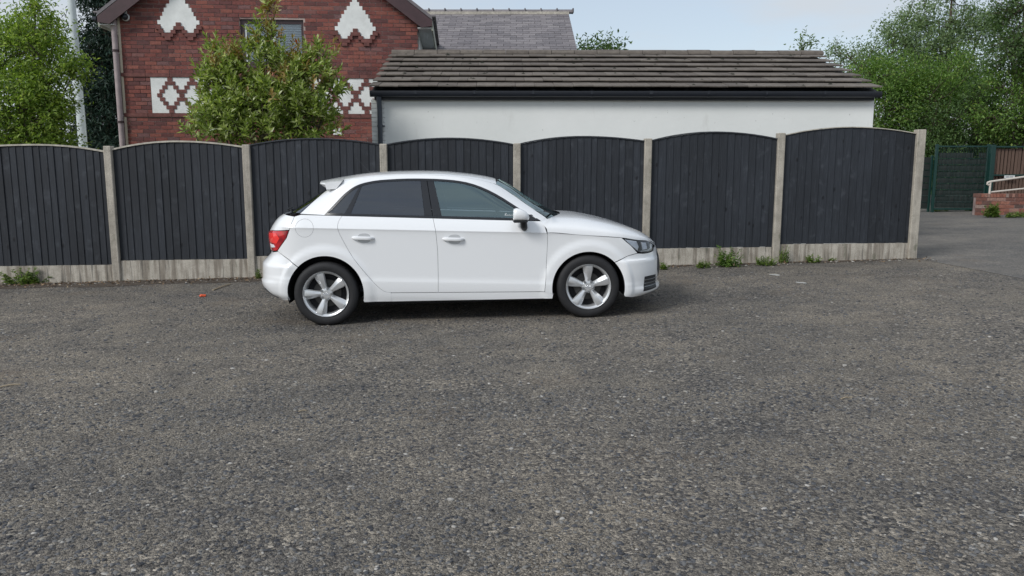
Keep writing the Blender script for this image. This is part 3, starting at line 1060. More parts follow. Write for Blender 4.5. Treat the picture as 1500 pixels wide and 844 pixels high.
# moss tufts in the tile joints
mv = MB()
for q in range(70):
    c = tj.randrange(NC); x = tj.uniform(GL0 + .2, GL1 - .2); dd = tj.uniform(0, gg * .5)
    y_ = eY + (c * gg + dd) * math.cos(san); z_ = ez + (c * gg + dd) * math.sin(san) + TH - dd * .06
    r1 = tj.uniform(.012, .03)
    if tj.random() < .5: x = GL0 + round((x - GL0) / TW * 2) / 2 * TW
    ring = [(x + r1 * 1.6 * math.cos(a) * tj.uniform(.7, 1.2), y_ + r1 * math.sin(a) * tj.uniform(.7, 1.2), z_ - .006) for a in np.linspace(0, 5.4, 7)]
    mv.add(ring + [(x, y_, z_ + r1 * .8)], [(k, (k + 1) % 7, 7) for k in range(7)])
tag(mv.build('moss', M_MOSS, groof, True, None), kind='stuff')
# fascia, gutter, brackets, downpipe
fz1, fz0 = ez - .015, at(750, 146.5, GY + eY + .1).z
fa = MB().box(GL0 + .06, GL1 - .06, eY + .10, eY + .125, fz0, fz1 - .02).build('fascia', M_FASCIA, garage)
MB().box(GL0 + .06, GL1 - .06, eY + .126, -.0135, fz0 + .005, fz0 + .02).build('soffit', M_FASCIA, garage)
prof = [(.0, .0), (.0, -.05), (.02, -.085), (.05, -.098), (.08, -.085), (.10, -.05), (.10, 0)]
mb = MB()
ya = eY - .012
zt_ = fz1 - .035
vs = [(GL0, ya + p[0], zt_ + p[1]) for p in prof] + [(GL1 + .02, ya + p[0], zt_ + p[1]) for p in prof]
nP = len(prof)
mb.add(vs, [(i, i + 1, i + 1 + nP, i + nP) for i in range(nP - 1)] + [tuple(range(nP)), tuple(range(2 * nP - 1, nP - 1, -1))])
gut = mb.build('gutter', M_BLACKPL, garage, True)
x = GL0 + .75
while x < GL1:
    m = MB()
    w2 = .03 if abs(x - GL0 - 4.7) > .5 else .06
    vs = [(x, ya + (p[0] - .05) * 1.10 + .05 , zt_ + p[1] * 1.10 + .004) for p in prof] + [(x + w2, ya + (p[0] - .05) * 1.10 + .05, zt_ + p[1] * 1.10 + .004) for p in prof]
    m.add(vs, [(i, i + 1, i + 1 + nP, i + nP) for i in range(nP - 1)] + [tuple(range(nP)), tuple(range(2 * nP - 1, nP - 1, -1))])
    m.build('gutter_bracket', M_BLACKPL, gut); x += .98
dpx = at(557.5, 180, GY).x - gl_.x
mb = MB(); mb.tube([(dpx, ya + .05, zt_ - .09), (dpx, ya + .07, zt_ - .16), (dpx, -.075, zt_ - .30), (dpx, -.075, -.1)], .042, 12)
dp = mb.build('downpipe', M_PIPE, garage, True)
zc = at(557, 185, GY).z
mb = MB(); mb.lathe([(.037, -.02), (.048, -.02), (.048, .02), (.037, .02)], 12, 'z', (dpx, -.075, zc)); mb.box(dpx + .04, dpx + .075, -.085, -.013, zc - .012, zc + .012)
mb.build('pipe_clip', M_PIPE, dp)

# ================================================================== LAMP POST
lp = at(122, 215, 19.5); lt = at(104.5, 0, 19.5)
lamp = empty('lamp_post', (lp.x, 19.5, gz(lp.x)))
hh = lt.z - gz(lp.x) + 3.2
mb = MB()
lean = (lt.x - lp.x) / (lt.z - lp.z)
mb.tube([(lean * z_, 0, z_) for z_ in (-.1, 1.2)], .125, 16); mb.build('base_sleeve', M_STEEL, lamp, True)
mb = MB(); mb.tube([(lean * z_, 0, z_) for z_ in np.linspace(1.2, hh, 8)], [.105 - .035 * k / 7 for k in range(8)], 16)
mb.build('column', M_STEEL, lamp, True)
mb = MB(); mb.tube([(lean * hh, 0, hh), (lean * hh + .3, -.3, hh + .2), (lean * hh + .7, -.7, hh + .25)], .03, 8); mb.build('arm', M_STEEL, lamp, True)
mb = MB(); mb.box(lean * hh + .6, lean * hh + 1.1, -1.1, -.7, hh + .2, hh + .32, c=.04); mb.build('lamp_head', M_STEEL, lamp)
tag(lamp, 'pale grey metal lamp column behind the bright green tree', 'lamp post')

# ================================================================== GREEN GATE, SLATTED FENCE, LOW WALL AND RAIL
GTY = 21.8
ga, gb_ = at(1366, 300, GTY), at(1441, 300, GTY)
gtz = at(1400, 213, GTY).z; gbz = gz(ga.x) + .03
gate = empty('mesh_gate', (ga.x, GTY, gz(ga.x)))
tag(gate, 'dark green mesh gate with woven privacy strips beside the brown slatted fence', 'gate')
gw = gb_.x - ga.x; gh = gtz - gz(ga.x)
for x in (0, gw):
    MB().box(x - .035, x + .035, -.035, .035, -.2, gh + .03, c=.006).build('gate_post', M_GREENST, gate)
for zz in (.09, gh - .03):
    MB().box(.036, gw - .036, -.025, .025, zz - .02, zz + .02, c=.004).build('gate_rail', M_GREENST, gate)
NS = 9
sh_ = (gh - .30) / NS
for k in range(NS):
    z_a = .115 + k * sh_
    hole = (k == NS - 1)
    rr = random.Random(k)
    m = MB()
    nn = 24
    a0, a1 = .06, gw - .06
    if hole: segs = [(a0, gw * .70), (gw * .82, a1)]
    else: segs = [(a0, a1)]
    for s0, s1 in segs:
        pts = []
        for q in range(nn + 1):
            x = s0 + (s1 - s0) * q / nn
            pts.append((x, rr.uniform(-.010, .006)))
        vs = []
        for x, j in pts:
            vs += [(x, j - .006, z_a + .012), (x, j - .012, z_a + sh_ * .5), (x, j - .006, z_a + sh_ - .012), (x, j + .004, z_a + sh_ - .012), (x, j + .004, z_a + .012)]
        fs = [(q * 5 + a, q * 5 + 5 + a, q * 5 + 5 + (a + 1) % 5, q * 5 + (a + 1) % 5) for q in range(nn) for a in range(5)]
        m.add(vs, fs)
    m.build('privacy_strip', M_SCREEN, gate)
    m = MB(); m.tube([(.04, -.018, z_a), (gw - .04, -.018, z_a)], .006, 6); m.build('wire', M_GREENST, gate)
m = MB()
x = .08
while x < gw - .05:
    m.tube([(x, -.014, .1), (x, -.014, gh - .03)], .0035, 5, False); x += .045
m.build('mesh_wires', M_GREENST, gate)['kind'] = 'stuff'
# narrow fixed mesh panel next to the gate
na, nb = at(1344, 300, GTY + .2), at(1360, 300, GTY + .2)
side = empty('mesh_fence', (na.x, GTY + .2, gz(na.x)))
tag(side, 'narrow dark green mesh panel between the fence end post and gate', 'fence panel')
sw, shh = nb.x - na.x, at(1350, 229, GTY + .2).z - gz(na.x)
MB().box(sw - .03, sw + .03, -.03, .03, -.2, shh + .02, c=.005).build('panel_post', M_GREENST, side)
for k in range(8):
    z_a = .1 + k * (shh - .12) / 8
    MB().box(0, sw - .035, -.01, .006, z_a + .008, z_a + (shh - .12) / 8 - .008, c=.003).build('privacy_strip', M_SCREEN, side)
    m = MB(); m.tube([(0, -.016, z_a), (sw - .03, -.016, z_a)], .006, 6); m.build('wire', M_GREENST, side)
# brown slatted fence in a green frame
S0Y = 21.6
sa, sb = at(1449, 280, S0Y), at(1720, 280, S0Y)
slat = empty('slatted_fence', (sa.x, S0Y, gz(sa.x)))
tag(slat, 'brown vertical timber slat fence in a green metal frame', 'fence')
stz = at(1470, 214, S0Y).z - gz(sa.x)
for x in (0, sb.x - sa.x):
    MB().box(x - .06, x + .06, -.05, .05, -.2, stz + .03, c=.008).build('frame_post', M_GREENST, slat)
for zz in (stz - .02, stz * .56):
    MB().box(.061, sb.x - sa.x - .061, -.03, .02, zz - .02, zz + .02, c=.004).build('frame_rail', M_GREENST, slat)
x = .075; k = 0
while x < sb.x - sa.x - .12:
    jr2 = random.Random(k * 3 + 1)
    w = .066 + jr2.uniform(-.006, .006)
    tl = jr2.uniform(-.01, .01)
    ht = stz - .055 - jr2.uniform(0, .02)
    m = MB(); m.add([(x, .045, .05), (x + w, .045, .05), (x + w, .07, .05), (x, .07, .05), (x + tl + .02, .045, ht), (x + w + tl + .02, .045, ht), (x + w + tl + .02, .07, ht), (x + tl + .02, .07, ht)],
                    [(0, 1, 5, 4), (1, 2, 6, 5), (2, 3, 7, 6), (3, 0, 4, 7), (4, 5, 6, 7), (3, 2, 1, 0)])
    m.build('slat', M_SLAT, slat); x += .092; k += 1
MB().box(.07, sb.x - sa.x - .07, .10, .12, .03, stz - .08).build('backing_sheet', M_DARK, slat)
# small white notice fixed to the slats
sg = at(1480, 258, S0Y - .1)
note = empty('white_notice', (sg.x, S0Y - .07, sg.z - .06))
MB().box(-.14, .14, -.008, .008, 0, .075, c=.003).build('plate', M_PLWHITE, note)
m = MB(); m.box(-.10, -.02, -.0105, -.0085, .03, .045); m.box(0, .09, -.0105, -.0085, .03, .045); m.build('print', M_PIPE, note)
tag(note, 'small white notice plate on the brown slatted fence', 'sign')
# low brick wall
LWY = 20.3
la, lb = at(1432, 300, LWY), at(1720, 300, LWY)
lw = empty('low_brick_wall', (la.x, LWY, gz(la.x)))
tag(lw, 'low weathered brick wall under the white railing', 'wall')
lwt = at(1450, 284, LWY).z - gz(la.x)
lww = lb.x - la.x
MB().box(.012, lww, .01, .22, -.2, lwt - .012).build('mortar_core', M_MORTAR, lw)
nc = 6; ch = lwt / nc
jr3 = random.Random(12)
for k in range(nc):
    if k == nc - 1:      # brick on edge coping
        x = 0
        while x < lww:
            o = MB().box(x, min(lww, x + .075) - .006, -.008, .235, k * ch, (k + 1) * ch, c=.004).build('brick', M_OLDBRICK, lw); x += .078
    else:
        x = -(.12 if k % 2 else 0)
        while x < lww:
            a, b = max(0, x), min(lww, x + .232)
            if b - a > .03:
                MB().box(a, b - .008, jr3.uniform(-.004, .004), .1, k * ch + .001, (k + 1) * ch - .008, c=.004).build('brick', M_OLDBRICK, lw)
            x += .236
# railing
rl = empty('handrail', (la.x, LWY + .1, gz(la.x)))
tag(rl, 'off white tubular handrail sloping up over the low brick wall', 'railing')
def rp(px, py):
    p = at(px, py, LWY + .1); return (p.x - la.x, 0, p.z - gz(la.x))
a, b = rp(1447, 267), rp(1720, 228)
m = MB(); m.tube([(a[0] + .03, 0, a[2] - .07), (a[0] - .01, 0, a[2] - .045), (a[0] - .005, 0, a[2] - .008), (a[0] + .05, 0, a[2] + .012), b], .026, 10); m.build('top_rail', M_RAIL, rl, True)
a, b = rp(1452, 281.5), rp(1720, 253)
m = MB(); m.tube([a, b], .022, 10); m.build('lower_rail', M_RAIL, rl, True)
a = rp(1451, 266); 
m = MB(); m.tube([(a[0], 0, lwt - .01), (a[0], 0, a[2])], .024, 10); m.build('upright', M_RAIL, rl, True)

# ================================================================== CAR
CS = 1.0343
cfx = Vector((0.99865, 0.04699, 0.02165)).normalized()
cn = Vector((0.04700, -0.99889, 0)).normalized()          # towards the camera
cup = (-cn).cross(cfx); cup = -cup if cup.z < 0 else cup
car = empty('parked_car')
car.matrix_world = Matrix.Translation((-1.838, 8.514, -.0405)) @ Matrix((cfx, -cn, cup)).transposed().to_4x4() @ Matrix.Scale(CS, 4)
tag(car, 'white five door hatchback parked side on in front of the dark fence', 'car')

t = NT('white_car_paint')
t.set(Base_Color=(0.80, 0.81, 0.82, 1), Roughness=0.32)
t.b.inputs['Coat Weight'].default_value = 0.9
t.b.inputs['Coat Roughness'].default_value = 0.04
M_PAINT = t.m
t = NT('rain_beaded_paint')
t.set(Base_Color=(0.78, 0.79, 0.80, 1), Roughness=0.32)
t.b.inputs['Coat Weight'].default_value = 0.9
t.b.inputs['Coat Roughness'].default_value = 0.05
v = t.coord(rnd=False)
vo = t.n('ShaderNodeTexVoronoi'); vo.inputs['Scale'].default_value = 110
t.l(v, vo.inputs['Vector'])
hgt = t.ramp(vo.outputs['Distance'], [(0.0, 1.0), (0.28, 0.75), (0.42, 0.0)])
bp = t.bump(hgt, 0.35, 0.0012)
t.l(bp, t.b.inputs['Coat Normal']); t.l(bp, t.b.inputs['Normal'])
M_PAINTW = t.m
M_TRIMB = simple('gloss_black_trim', (0.012, 0.013, 0.016), 0.22, coat=.3)
M_PLAST = simple('black_plastic', (0.016, 0.018, 0.022), 0.5)
M_RUB = simple('tyre_rubber', (0.013, 0.013, 0.0145), 0.72, var=.25, scale=25)
t = NT('alloy')
t.set(Base_Color=(0.70, 0.71, 0.72, 1), Roughness=0.30, Metallic=0.68)
M_ALLOY = t.m
M_ALLOYD = simple('mid_grey_machined_alloy', (0.30, 0.31, 0.32), 0.4, metal=.8)  # plain mid-grey alloy for bolts and grille slats
M_CHROME = simple('chrome', (0.75, 0.76, 0.78), 0.12, metal=1.0)
M_DISC = simple('brake_disc', (0.07, 0.068, 0.066), 0.45, metal=.8)
M_WELL = simple('wheel_well_liner', (0.010, 0.010, 0.012), 0.9)
M_SEAT = simple('seat_cloth', (0.028, 0.03, 0.034), 0.9)
M_STICK = simple('white_sticker', (0.75, 0.77, 0.78), 0.5)
def carglass(name, tint, refl, gcol):
    t = NT(name)
    tr = t.n('ShaderNodeBsdfTransparent'); tr.inputs['Color'].default_value = (*tint, 1)
    gl = t.n('ShaderNodeBsdfGlossy'); gl.inputs['Roughness'].default_value = .02; gl.inputs['Color'].default_value = (*gcol, 1)
    fr = t.n('ShaderNodeFresnel'); fr.inputs['IOR'].default_value = refl
    ms = t.n('ShaderNodeMixShader')
    t.l(fr.outputs[0], ms.inputs[0]); t.l(tr.outputs[0], ms.inputs[1]); t.l(gl.outputs[0], ms.inputs[2])
    t.l(ms.outputs[0], t.out.inputs['Surface'])
    return t.m
M_GLF = carglass('front_side_glass', (.66, .80, .83), 2.75, (.76, .98, 1.0))
M_GLR = carglass('privacy_glass', (.10, .11, .13), 2.2, (.88, .93, 1.0))
M_GLW = carglass('windscreen_glass', (.60, .72, .72), 1.9, (.85, 1.0, 1.0))
t = NT('tail_lamp_red')
t.set(Base_Color=(0.50, 0.008, 0.014, 1), Roughness=0.12)
t.b.inputs['Coat Weight'].default_value = 1.0
v = t.coord((1, 1, 1), rnd=False)
t.color(t.ramp(t.noise(v, 9, 2, .5), [(.35, (.22, .004, .012)), (.6, (.62, .015, .02))]))
M_RED = t.m
M_REDB = simple('tail_lamp_bright', (0.85, 0.04, 0.035), 0.15, coat=1.0)
M_LENSC = carglass('lamp_lens', (.92, .94, .96), 1.5, (1, 1, 1))
M_REFL = simple('lamp_reflector', (0.82, 0.84, 0.88), 0.22, metal=.15)

# ---- surfaces
def curve(pts):
    P = sorted(pts); X = np.array([p[0] for p in P]); Yv = np.array([p[1] for p in P])
    h = np.diff(X); dl = np.diff(Yv) / h
    m_ = np.zeros(len(X)); m_[0], m_[-1] = dl[0], dl[-1]
    for i in range(1, len(X) - 1):
        if dl[i - 1] * dl[i] > 0:
            w1, w2 = 2 * h[i] + h[i - 1], h[i] + 2 * h[i - 1]
            m_[i] = (w1 + w2) / (w1 / dl[i - 1] + w2 / dl[i])
    def f(x):
        x = min(max(x, X[0]), X[-1])
        i = int(min(np.searchsorted(X, x, side='right') - 1, len(X) - 2)); i = max(i, 0)
        s = (x - X[i]) / h[i]
        return float((1 + 2 * s) * (1 - s) ** 2 * Yv[i] + s * (1 - s) ** 2 * h[i] * m_[i] + s * s * (3 - 2 * s) * Yv[i + 1] + s * s * (s - 1) * h[i] * m_[i + 1])
    return f
def sst(a):
    a = min(1, max(0, a)); return a * a * (3 - 2 * a)
def zt(x): return .9195 - .0455 * x
def zb(x): return 1.0345 - .051 * x
low = curve([(.12, .785), (.17, .808), (.215, .828), (.255, .838), (.275, .846), (.33, .855), (.39, .861), (.428, .8620), (.47, .8575), (.56, .8580), (.66, .8592), (.74, .8602), (.80, .8610), (.850, .8620), (.885, .8634), (.905, .8655), (.9195, .8692)])
def W(x, z):
    zz = z + .0455 * x            # follows the rake of the shoulder line
    if zz <= .9195: w = low(zz - .0 if zz > .5 else zz)
    else:
        k = (zz - .9195) / .115
        w = .8692 - .052 * k - .018 * k * k
    w -= .010 * ((x - 1.2) / 1.4) ** 2
    for cx_, cz_ in ((.003, .305), (2.472, .29)):
        r = math.hypot(x - cx_, z - cz_)
        if r < .50: w += .014 * sst((.455 - r) / .045) * (1 if zz < .86 else max(0, (.9195 - zz) / .06))
    if x > 2.70: w += .030 * sst((.552 - z) / .022) * sst((x - 2.72) / .14)
    if x < -.25: w += .028 * sst((.594 - z) / .022) * sst((-.26 - x) / .12)
    return w
xfB = curve([(.10, 3.10), (.18, 3.18), (.205, 3.25), (.225, 3.285), (.25, 3.288), (.29, 3.262), (.334, 3.272), (.42, 3.285), (.505, 3.278), (.591, 3.258), (.656, 3.238), (.715, 3.19), (.78, 3.09), (.85, 2.95)])
xrB = curve([(.10, -.42), (.20, -.50), (.25, -.565), (.285, -.640), (.333, -.690), (.390, -.713), (.412, -.714), (.437, -.698), (.54, -.695), (.572, -.692), (.592, -.682), (.621, -.648), (.681, -.600), (.763, -.612), (.845, -.618), (.895, -.592), (.955, -.552), (1.014, -.498), (1.05, -.435), (1.06, -.41)])
PF, PR = 2.7, 3.0
XCF, XCR = 2.62, -.14
def bodyP(q, z):
    if q < 0:
        a = min(1, -q) * math.pi / 2
        x = XCR - (XCR - xrB(z)) * math.sin(a) ** (2 / PR)
        return x, W(max(x, -.45), z) * max(0, math.cos(a)) ** (2 / PR)
    if q > 1:
        a = min(1, q - 1) * math.pi / 2
        x = XCF + (xfB(z) - XCF) * math.sin(a) ** (2 / PF)
        return x, W(min(x, 2.95), z) * max(0, math.cos(a)) ** (2 / PF)
    x = XCR + q * (XCF - XCR)
    return x, W(x, z)
def bodyQ(x, z):
    if x < XCR:
        s = min(1, (XCR - x) / (XCR - xrB(z))); return -math.asin(s ** (PR / 2)) / (math.pi / 2)
    if x > XCF:
        s = min(1, (x - XCF) / (xfB(z) - XCF)); return 1 + math.asin(s ** (PF / 2)) / (math.pi / 2)
    return (x - XCR) / (XCF - XCR)
# greenhouse
zroof = curve([(-.10, 1.335), (.0, 1.36), (.093, 1.378), (.26, 1.402), (.469, 1.419), (.678, 1.4245), (.888, 1.4225), (1.097, 1.413), (1.252, 1.397), (1.378, 1.381), (1.483, 1.363), (1.60, 1.337), (1.70, 1.306)])
zedge = curve([(-.10, 1.27), (.0, 1.295), (.09, 1.322), (.15, 1.340), (.31, 1.366), (.5, 1.381), (.75, 1.388), (1.0, 1.381), (1.25, 1.361), (1.4, 1.338), (1.5, 1.316), (1.60, 1.288), (1.70, 1.25)])
xfG = curve([(.80, 2.45), (.90, 2.345), (.956, 2.262), (1.03, 2.140), (1.105, 2.008), (1.165, 1.918), (1.225, 1.838), (1.319, 1.680), (1.36, 1.60), (1.45, 1.4)])
def xrG(z): return -.445 + (z - 1.04) * 1.72
PG = 2.5
def G(x, z):
    dz = z - zb(x)
    w = .797 - .40 * dz - .12 * max(0, dz) ** 2
    ze = zedge(x)
    k = (z - (ze - .06)) / .06
    if k > 0: w -= .030 * k * k
    return w
def gF(z): return xfG(z) - .46
def gR(z): return max(xrG(z) + .20, .30 - (1.04 - z) * .2)
def greenP(q, z):
    xr_2, xf_2 = gR(z), gF(z)
    if q < 0:
        a = min(1, -q) * math.pi / 2
        x = xr_2 - (xr_2 - xrG(z)) * math.sin(a) ** (2 / PG)
        return x, G(x, z) * max(0, math.cos(a)) ** (2 / PG)
    if q > 1:
        a = min(1, q - 1) * math.pi / 2
        x = xf_2 + (xfG(z) - xf_2) * math.sin(a) ** (2 / PG)
        return x, G(min(x, 2.1), z) * max(0, math.cos(a)) ** (2 / PG)
    x = xr_2 + q * (xf_2 - xr_2)
    return x, G(x, z)
def greenQ(x, z):
    xr_2, xf_2 = gR(z), gF(z)
    if x < xr_2:
        s = min(1, (xr_2 - x) / (xr_2 - xrG(z))); return -math.asin(s ** (PG / 2)) / (math.pi / 2)
    if x > xf_2:
        s = min(1, (x - xf_2) / (xfG(z) - xf_2)); return 1 + math.asin(s ** (PG / 2)) / (math.pi / 2)
    return (x - xr_2) / (xf_2 - xr_2)

def densify(poly, step=.02):
    out = []
    for i, p in enumerate(poly):
        q = poly[(i + 1) % len(poly)]
        n = max(1, int(math.hypot(q[0] - p[0], q[1] - p[1]) / step))
        out += [(p[0] + (q[0] - p[0]) * k / n, p[1] + (q[1] - p[1]) * k / n) for k in range(n)]
    return out
def area(p): return sum(p[i][0] * p[(i + 1) % len(p)][1] - p[(i + 1) % len(p)][0] * p[i][1] for i in range(len(p))) / 2
def inset(poly, dd):
    if area(poly) < 0: poly = poly[::-1]
    n = len(poly); out = []
    for i in range(n):
        a, b, c = poly[i - 1], poly[i], poly[(i + 1) % n]
        def nr(p, q):
            l = math.hypot(q[0] - p[0], q[1] - p[1]) or 1e-9
            return (-(q[1] - p[1]) / l, (q[0] - p[0]) / l)
        n1_, n2_ = nr(a, b), nr(b, c)
        s = (n1_[0] + n2_[0], n1_[1] + n2_[1]); l = math.hypot(*s) or 1e-9
        cosv = max(.4, l / 2)
        out.append((b[0] + s[0] / l * dd / cosv, b[1] + s[1] / l * dd / cosv))
    return out
def smooth_poly(pts, it=1):
    for _ in range(it):
        o = [pts[0]]
        for a, b in zip(pts[:-1], pts[1:]):
            o += [(a[0] * .75 + b[0] * .25, a[1] * .75 + b[1] * .25), (a[0] * .25 + b[0] * .75, a[1] * .25 + b[1] * .75)]
        o.append(pts[-1]); pts = o
    return pts
def panel(name, poly, mat, parent, zone='body', gap=.0015, thick=.014, lift=0.0, sides=(1, -1), step=.028, smooth=True, sharp=40):
    """poly in side view (x,z) -> skin patch(es) on the car surface, one object per side"""
    Pf, Qf = (bodyP, bodyQ) if zone == 'body' else (greenP, greenQ)
    pl = densify(poly, .018)
    if area(pl) < 0: pl = pl[::-1]
    xr_e, xf_e = (xrB, xfB) if zone == 'body' else (xrG, xfG)
    ends = [-1 if x < xr_e(z) + .004 else (2 if x > xf_e(z) - .004 else None) for x, z in pl]   # points on the centre line stay there
    if gap: pl = inset(pl, gap)
    bm = bmesh.new()
    vs = [bm.verts.new((Qf(x, z) if en is None else en, z, 0)) for (x, z), en in zip(pl, ends)]
    bm.faces.new(vs)
    q0, q1 = min(v.co.x for v in vs), max(v.co.x for v in vs)
    a0, a1 = min(v.co.y for v in vs), max(v.co.y for v in vs)
    cuts = []
    qs = step / 2.6
    nq = int((q1 - q0) / qs) + 1
    for k in range(1, nq):
        cuts.append(((q0 + (q1 - q0) * k / nq, 0, 0), (1, 0, 0)))
    nz = int((a1 - a0) / step) + 1
    for k in range(1, nz):
        cuts.append(((0, a0 + (a1 - a0) * k / nz, 0), (0, 1, 0)))
    if zone == 'body':
        # rows that follow the shoulder crease
        dq = .0455 * (XCF - XCR)
        for off in (-.022, -.012, -.005, 0, .005):
            cuts.append(((0, zt(XCR) + off, 0), Vector((dq, 1, 0)).normalized()))
        for off in (-.012, 0, .012):
            cuts.append(((0, .428 - .0455 * XCR + off, 0), Vector((dq, 1, 0)).normalized()))
    for co, no in cuts:
        bmesh.ops.bisect_plane(bm, geom=bm.verts[:] + bm.edges[:] + bm.faces[:], dist=1e-6, plane_co=co, plane_no=no)
    bmesh.ops.remove_doubles(bm, verts=bm.verts[:], dist=1e-5)
    bm.verts.index_update()
    base = [(v.co.x, v.co.y) for v in bm.verts]
    faces = [[v.index for v in f.verts] for f in bm.faces]
    bed = []
    for e in bm.edges:
        if len(e.link_faces) == 1:
            f = e.link_faces[0]
            i = [v.index for v in f.verts]
            a, b = e.verts[0].index, e.verts[1].index
            k = i.index(a)
            if i[(k + 1) % len(i)] != b: a, b = b, a
            bed.append((a, b))
    bm.free()
    pos, nrm = [], []
    E_ = 1e-3
    for q, z in base:
        x, v_ = Pf(q, z)
        pos.append(Vector((x, -v_, z)))
    # normals by finite differences
    for q, z in base:
        xa, va = Pf(q - E_, z); xb, vb = Pf(q + E_, z)
        xc, vc = Pf(q, z - E_); xd, vd = Pf(q, z + E_)
        du = Vector((xb - xa, -(vb - va), 0)); dv = Vector((xd - xc, -(vd - vc), 2 * E_))
        n_ = du.cross(dv)
        n_ = n_.normalized() if n_.length > 1e-12 else Vector((0, -1, 0))
        nrm.append(n_)
    outs = []
    for s in sides:
        vs = [p + n * lift for p, n in zip(pos, nrm)]
        fs = [list(f) for f in faces]
        if thick:
            m0 = len(vs); idx = {}
            for a, b in bed:
                for k in (a, b):
                    if k not in idx:
                        idx[k] = len(vs); vs.append(pos[k] + nrm[k] * (lift - thick))
                fs.append([b, a, idx[a], idx[b]])
        if s < 0:
            vs = [Vector((p.x, -p.y, p.z)) for p in vs]; fs = [f[::-1] for f in fs]
        outs.append(mesh_obj(name, vs, fs, mat, parent, smooth, sharp))
    return outs

# ---- outlines in side view
def arc(cx_, cz_, r, a0, a1, n=28):
    return [(cx_ + r * math.cos(R(a0 + (a1 - a0) * k / n)), cz_ + r * math.sin(R(a0 + (a1 - a0) * k / n))) for k in range(n + 1)]
FA, RA = (2.472, .290, .3455), (.003, .308, .3530)
d_front = [(2.053, .268), (2.066, .38), (2.079, .589), (2.088, .72), (2.088, .807), (2.066, .886), (2.033, .9308)]
d_mid = [(1.050, .284), (1.056, .45), (1.059, .677), (1.052, .80), (1.045, .883), (1.024, .982)]
d_rear = smooth_poly([(.181, 1.0253), (.152, .98), (.143, .935), (.154, .876), (.200, .775), (.259, .658), (.340, .545), (.423, .436), (.475, .374), (.516, .334), (.560, .305), (.62, .2985)], 1)
z_sill = lambda x: .2985 - (x - .62) * .0215
fd = [(1.050, z_sill(1.05)), (2.053, z_sill(2.053))] + d_front[1:] + [(1.024, zb(1.024))] + d_mid[::-1][1:-1]
rd = d_mid[:1] + d_mid[1:-1] + [(1.024, zb(1.024))] + d_rear + [(1.05, z_sill(1.05))]
doorF = panel('front_door', fd, M_PAINT, car)
doorR = panel('rear_door', rd, M_PAINT, car)
sillp = [(.56, .2105), (.56, .290), (.62, .2955), (2.053, z_sill(2.053) - .003), (2.075, .262), (2.135, .242), (2.127, .198)]
panel('sill', sillp, M_PAINT, car, lift=-.0012)
wing_top = [(2.791, .7575), (2.088, zt(2.088) + .001)]
wingp = [(2.0545, .265)] + [(2.138, .240)] + arc(*FA, 188, 44, 34) + [(2.86, .585), (2.955, .603), (2.886, .677)] + wing_top + [(2.088, .72), (2.079, .589), (2.066, .38)]
panel('front_wing', wingp, M_PAINT, car)
qtr = d_rear[:-1] + [(.609, .2985), (.609, .211), (.352, .214)] + arc(*RA, -13, 133, 34) + [(-.33, .640), (-.441, .710), (-.333, .835), (-.300, .910), (-.257, 1.030), (-.20, zb(-.2))]
quarter = panel('rear_quarter', qtr, M_PAINT, car)
def xc_r(z): return xrB(z)
rbump = [(-.350, .250)] + arc(*RA, 190, 134, 16) + [(-.33, .635), (-.441, .704), (-.512, .690), (-.56, .682)] + [(xrB(z) , z) for z in np.linspace(.675, .24, 26)] + [(-.46, .236)]
panel('rear_bumper', rbump, M_PAINT, car, gap=.0008, step=.014)
fb_low = [(xfB(z), z) for z in np.linspace(.633, .20, 26)]
fbump = [(2.817, .200)] + arc(*FA, -12, 43, 20) + [(2.86, .581), (2.955, .598), (3.024, .590), (3.10, .592), (3.168, .602), (3.19, .624)] + fb_low + [(3.10, .193), (2.99, .186), (2.90, .184)]
panel('front_bumper', fbump, M_PAINT, car, gap=.0008, step=.014)
tailp = [(-.259, 1.0295), (-.302, .910), (-.42, .902), (-.54, .896), (-.575, .80), (-.545, .70)] + [(xrB(z), z) for z in np.linspace(.685, 1.045, 24)] + [(-.38, 1.046), (-.30, 1.036)]
tailg = panel('tailgate', tailp, M_PAINT, car, gap=.002)
# fuel flap ring groove
m = MB()
pts = []
for k in range(41):
    a = 2 * math.pi * k / 40
    x, z = -.160 + .083 * math.cos(a), .924 + .083 * math.sin(a)
    q = bodyQ(x, z); xx, vv_ = bodyP(q, z); pts.append((xx, -vv_ - .0002, z))
m.tube(pts, .0009, 5, False)
m.build('fuel_flap_seam', M_PLAST, quarter[0], True)
# ---- lamps
tl = [(-.552, .895), (-.42, .900), (-.304, .907), (-.337, .832), (-.441, .714), (-.512, .700), (-.545, .708), (-.576, .80)]
tls = panel('tail_light', tl, M_RED, car, gap=.003, lift=.004)
tl2 = [(-.535, .875), (-.44, .880), (-.40, .83), (-.44, .775), (-.53, .79)]
for o in tls: pass
for o, s in zip(tls, (1, -1)): panel('light_cluster', tl2, M_REDB, o, gap=.003, lift=.0065, thick=.004, sides=(s,))
for o, s in zip(tls, (1, -1)): panel('reversing_light', [(-.53, .775), (-.475, .77), (-.455, .745), (-.515, .735)], M_REFL, o, gap=.002, lift=.0065, thick=.004, sides=(s,))
hl = [(2.795, .7535), (2.90, .737), (3.02, .715), (3.124, .690), (3.148, .655), (3.162, .612), (3.10, .600), (3.024, .597), (2.960, .611), (2.888, .675)]
hls = panel('headlight', hl, M_PLAST, car, gap=.003, lift=-.012, thick=.02)
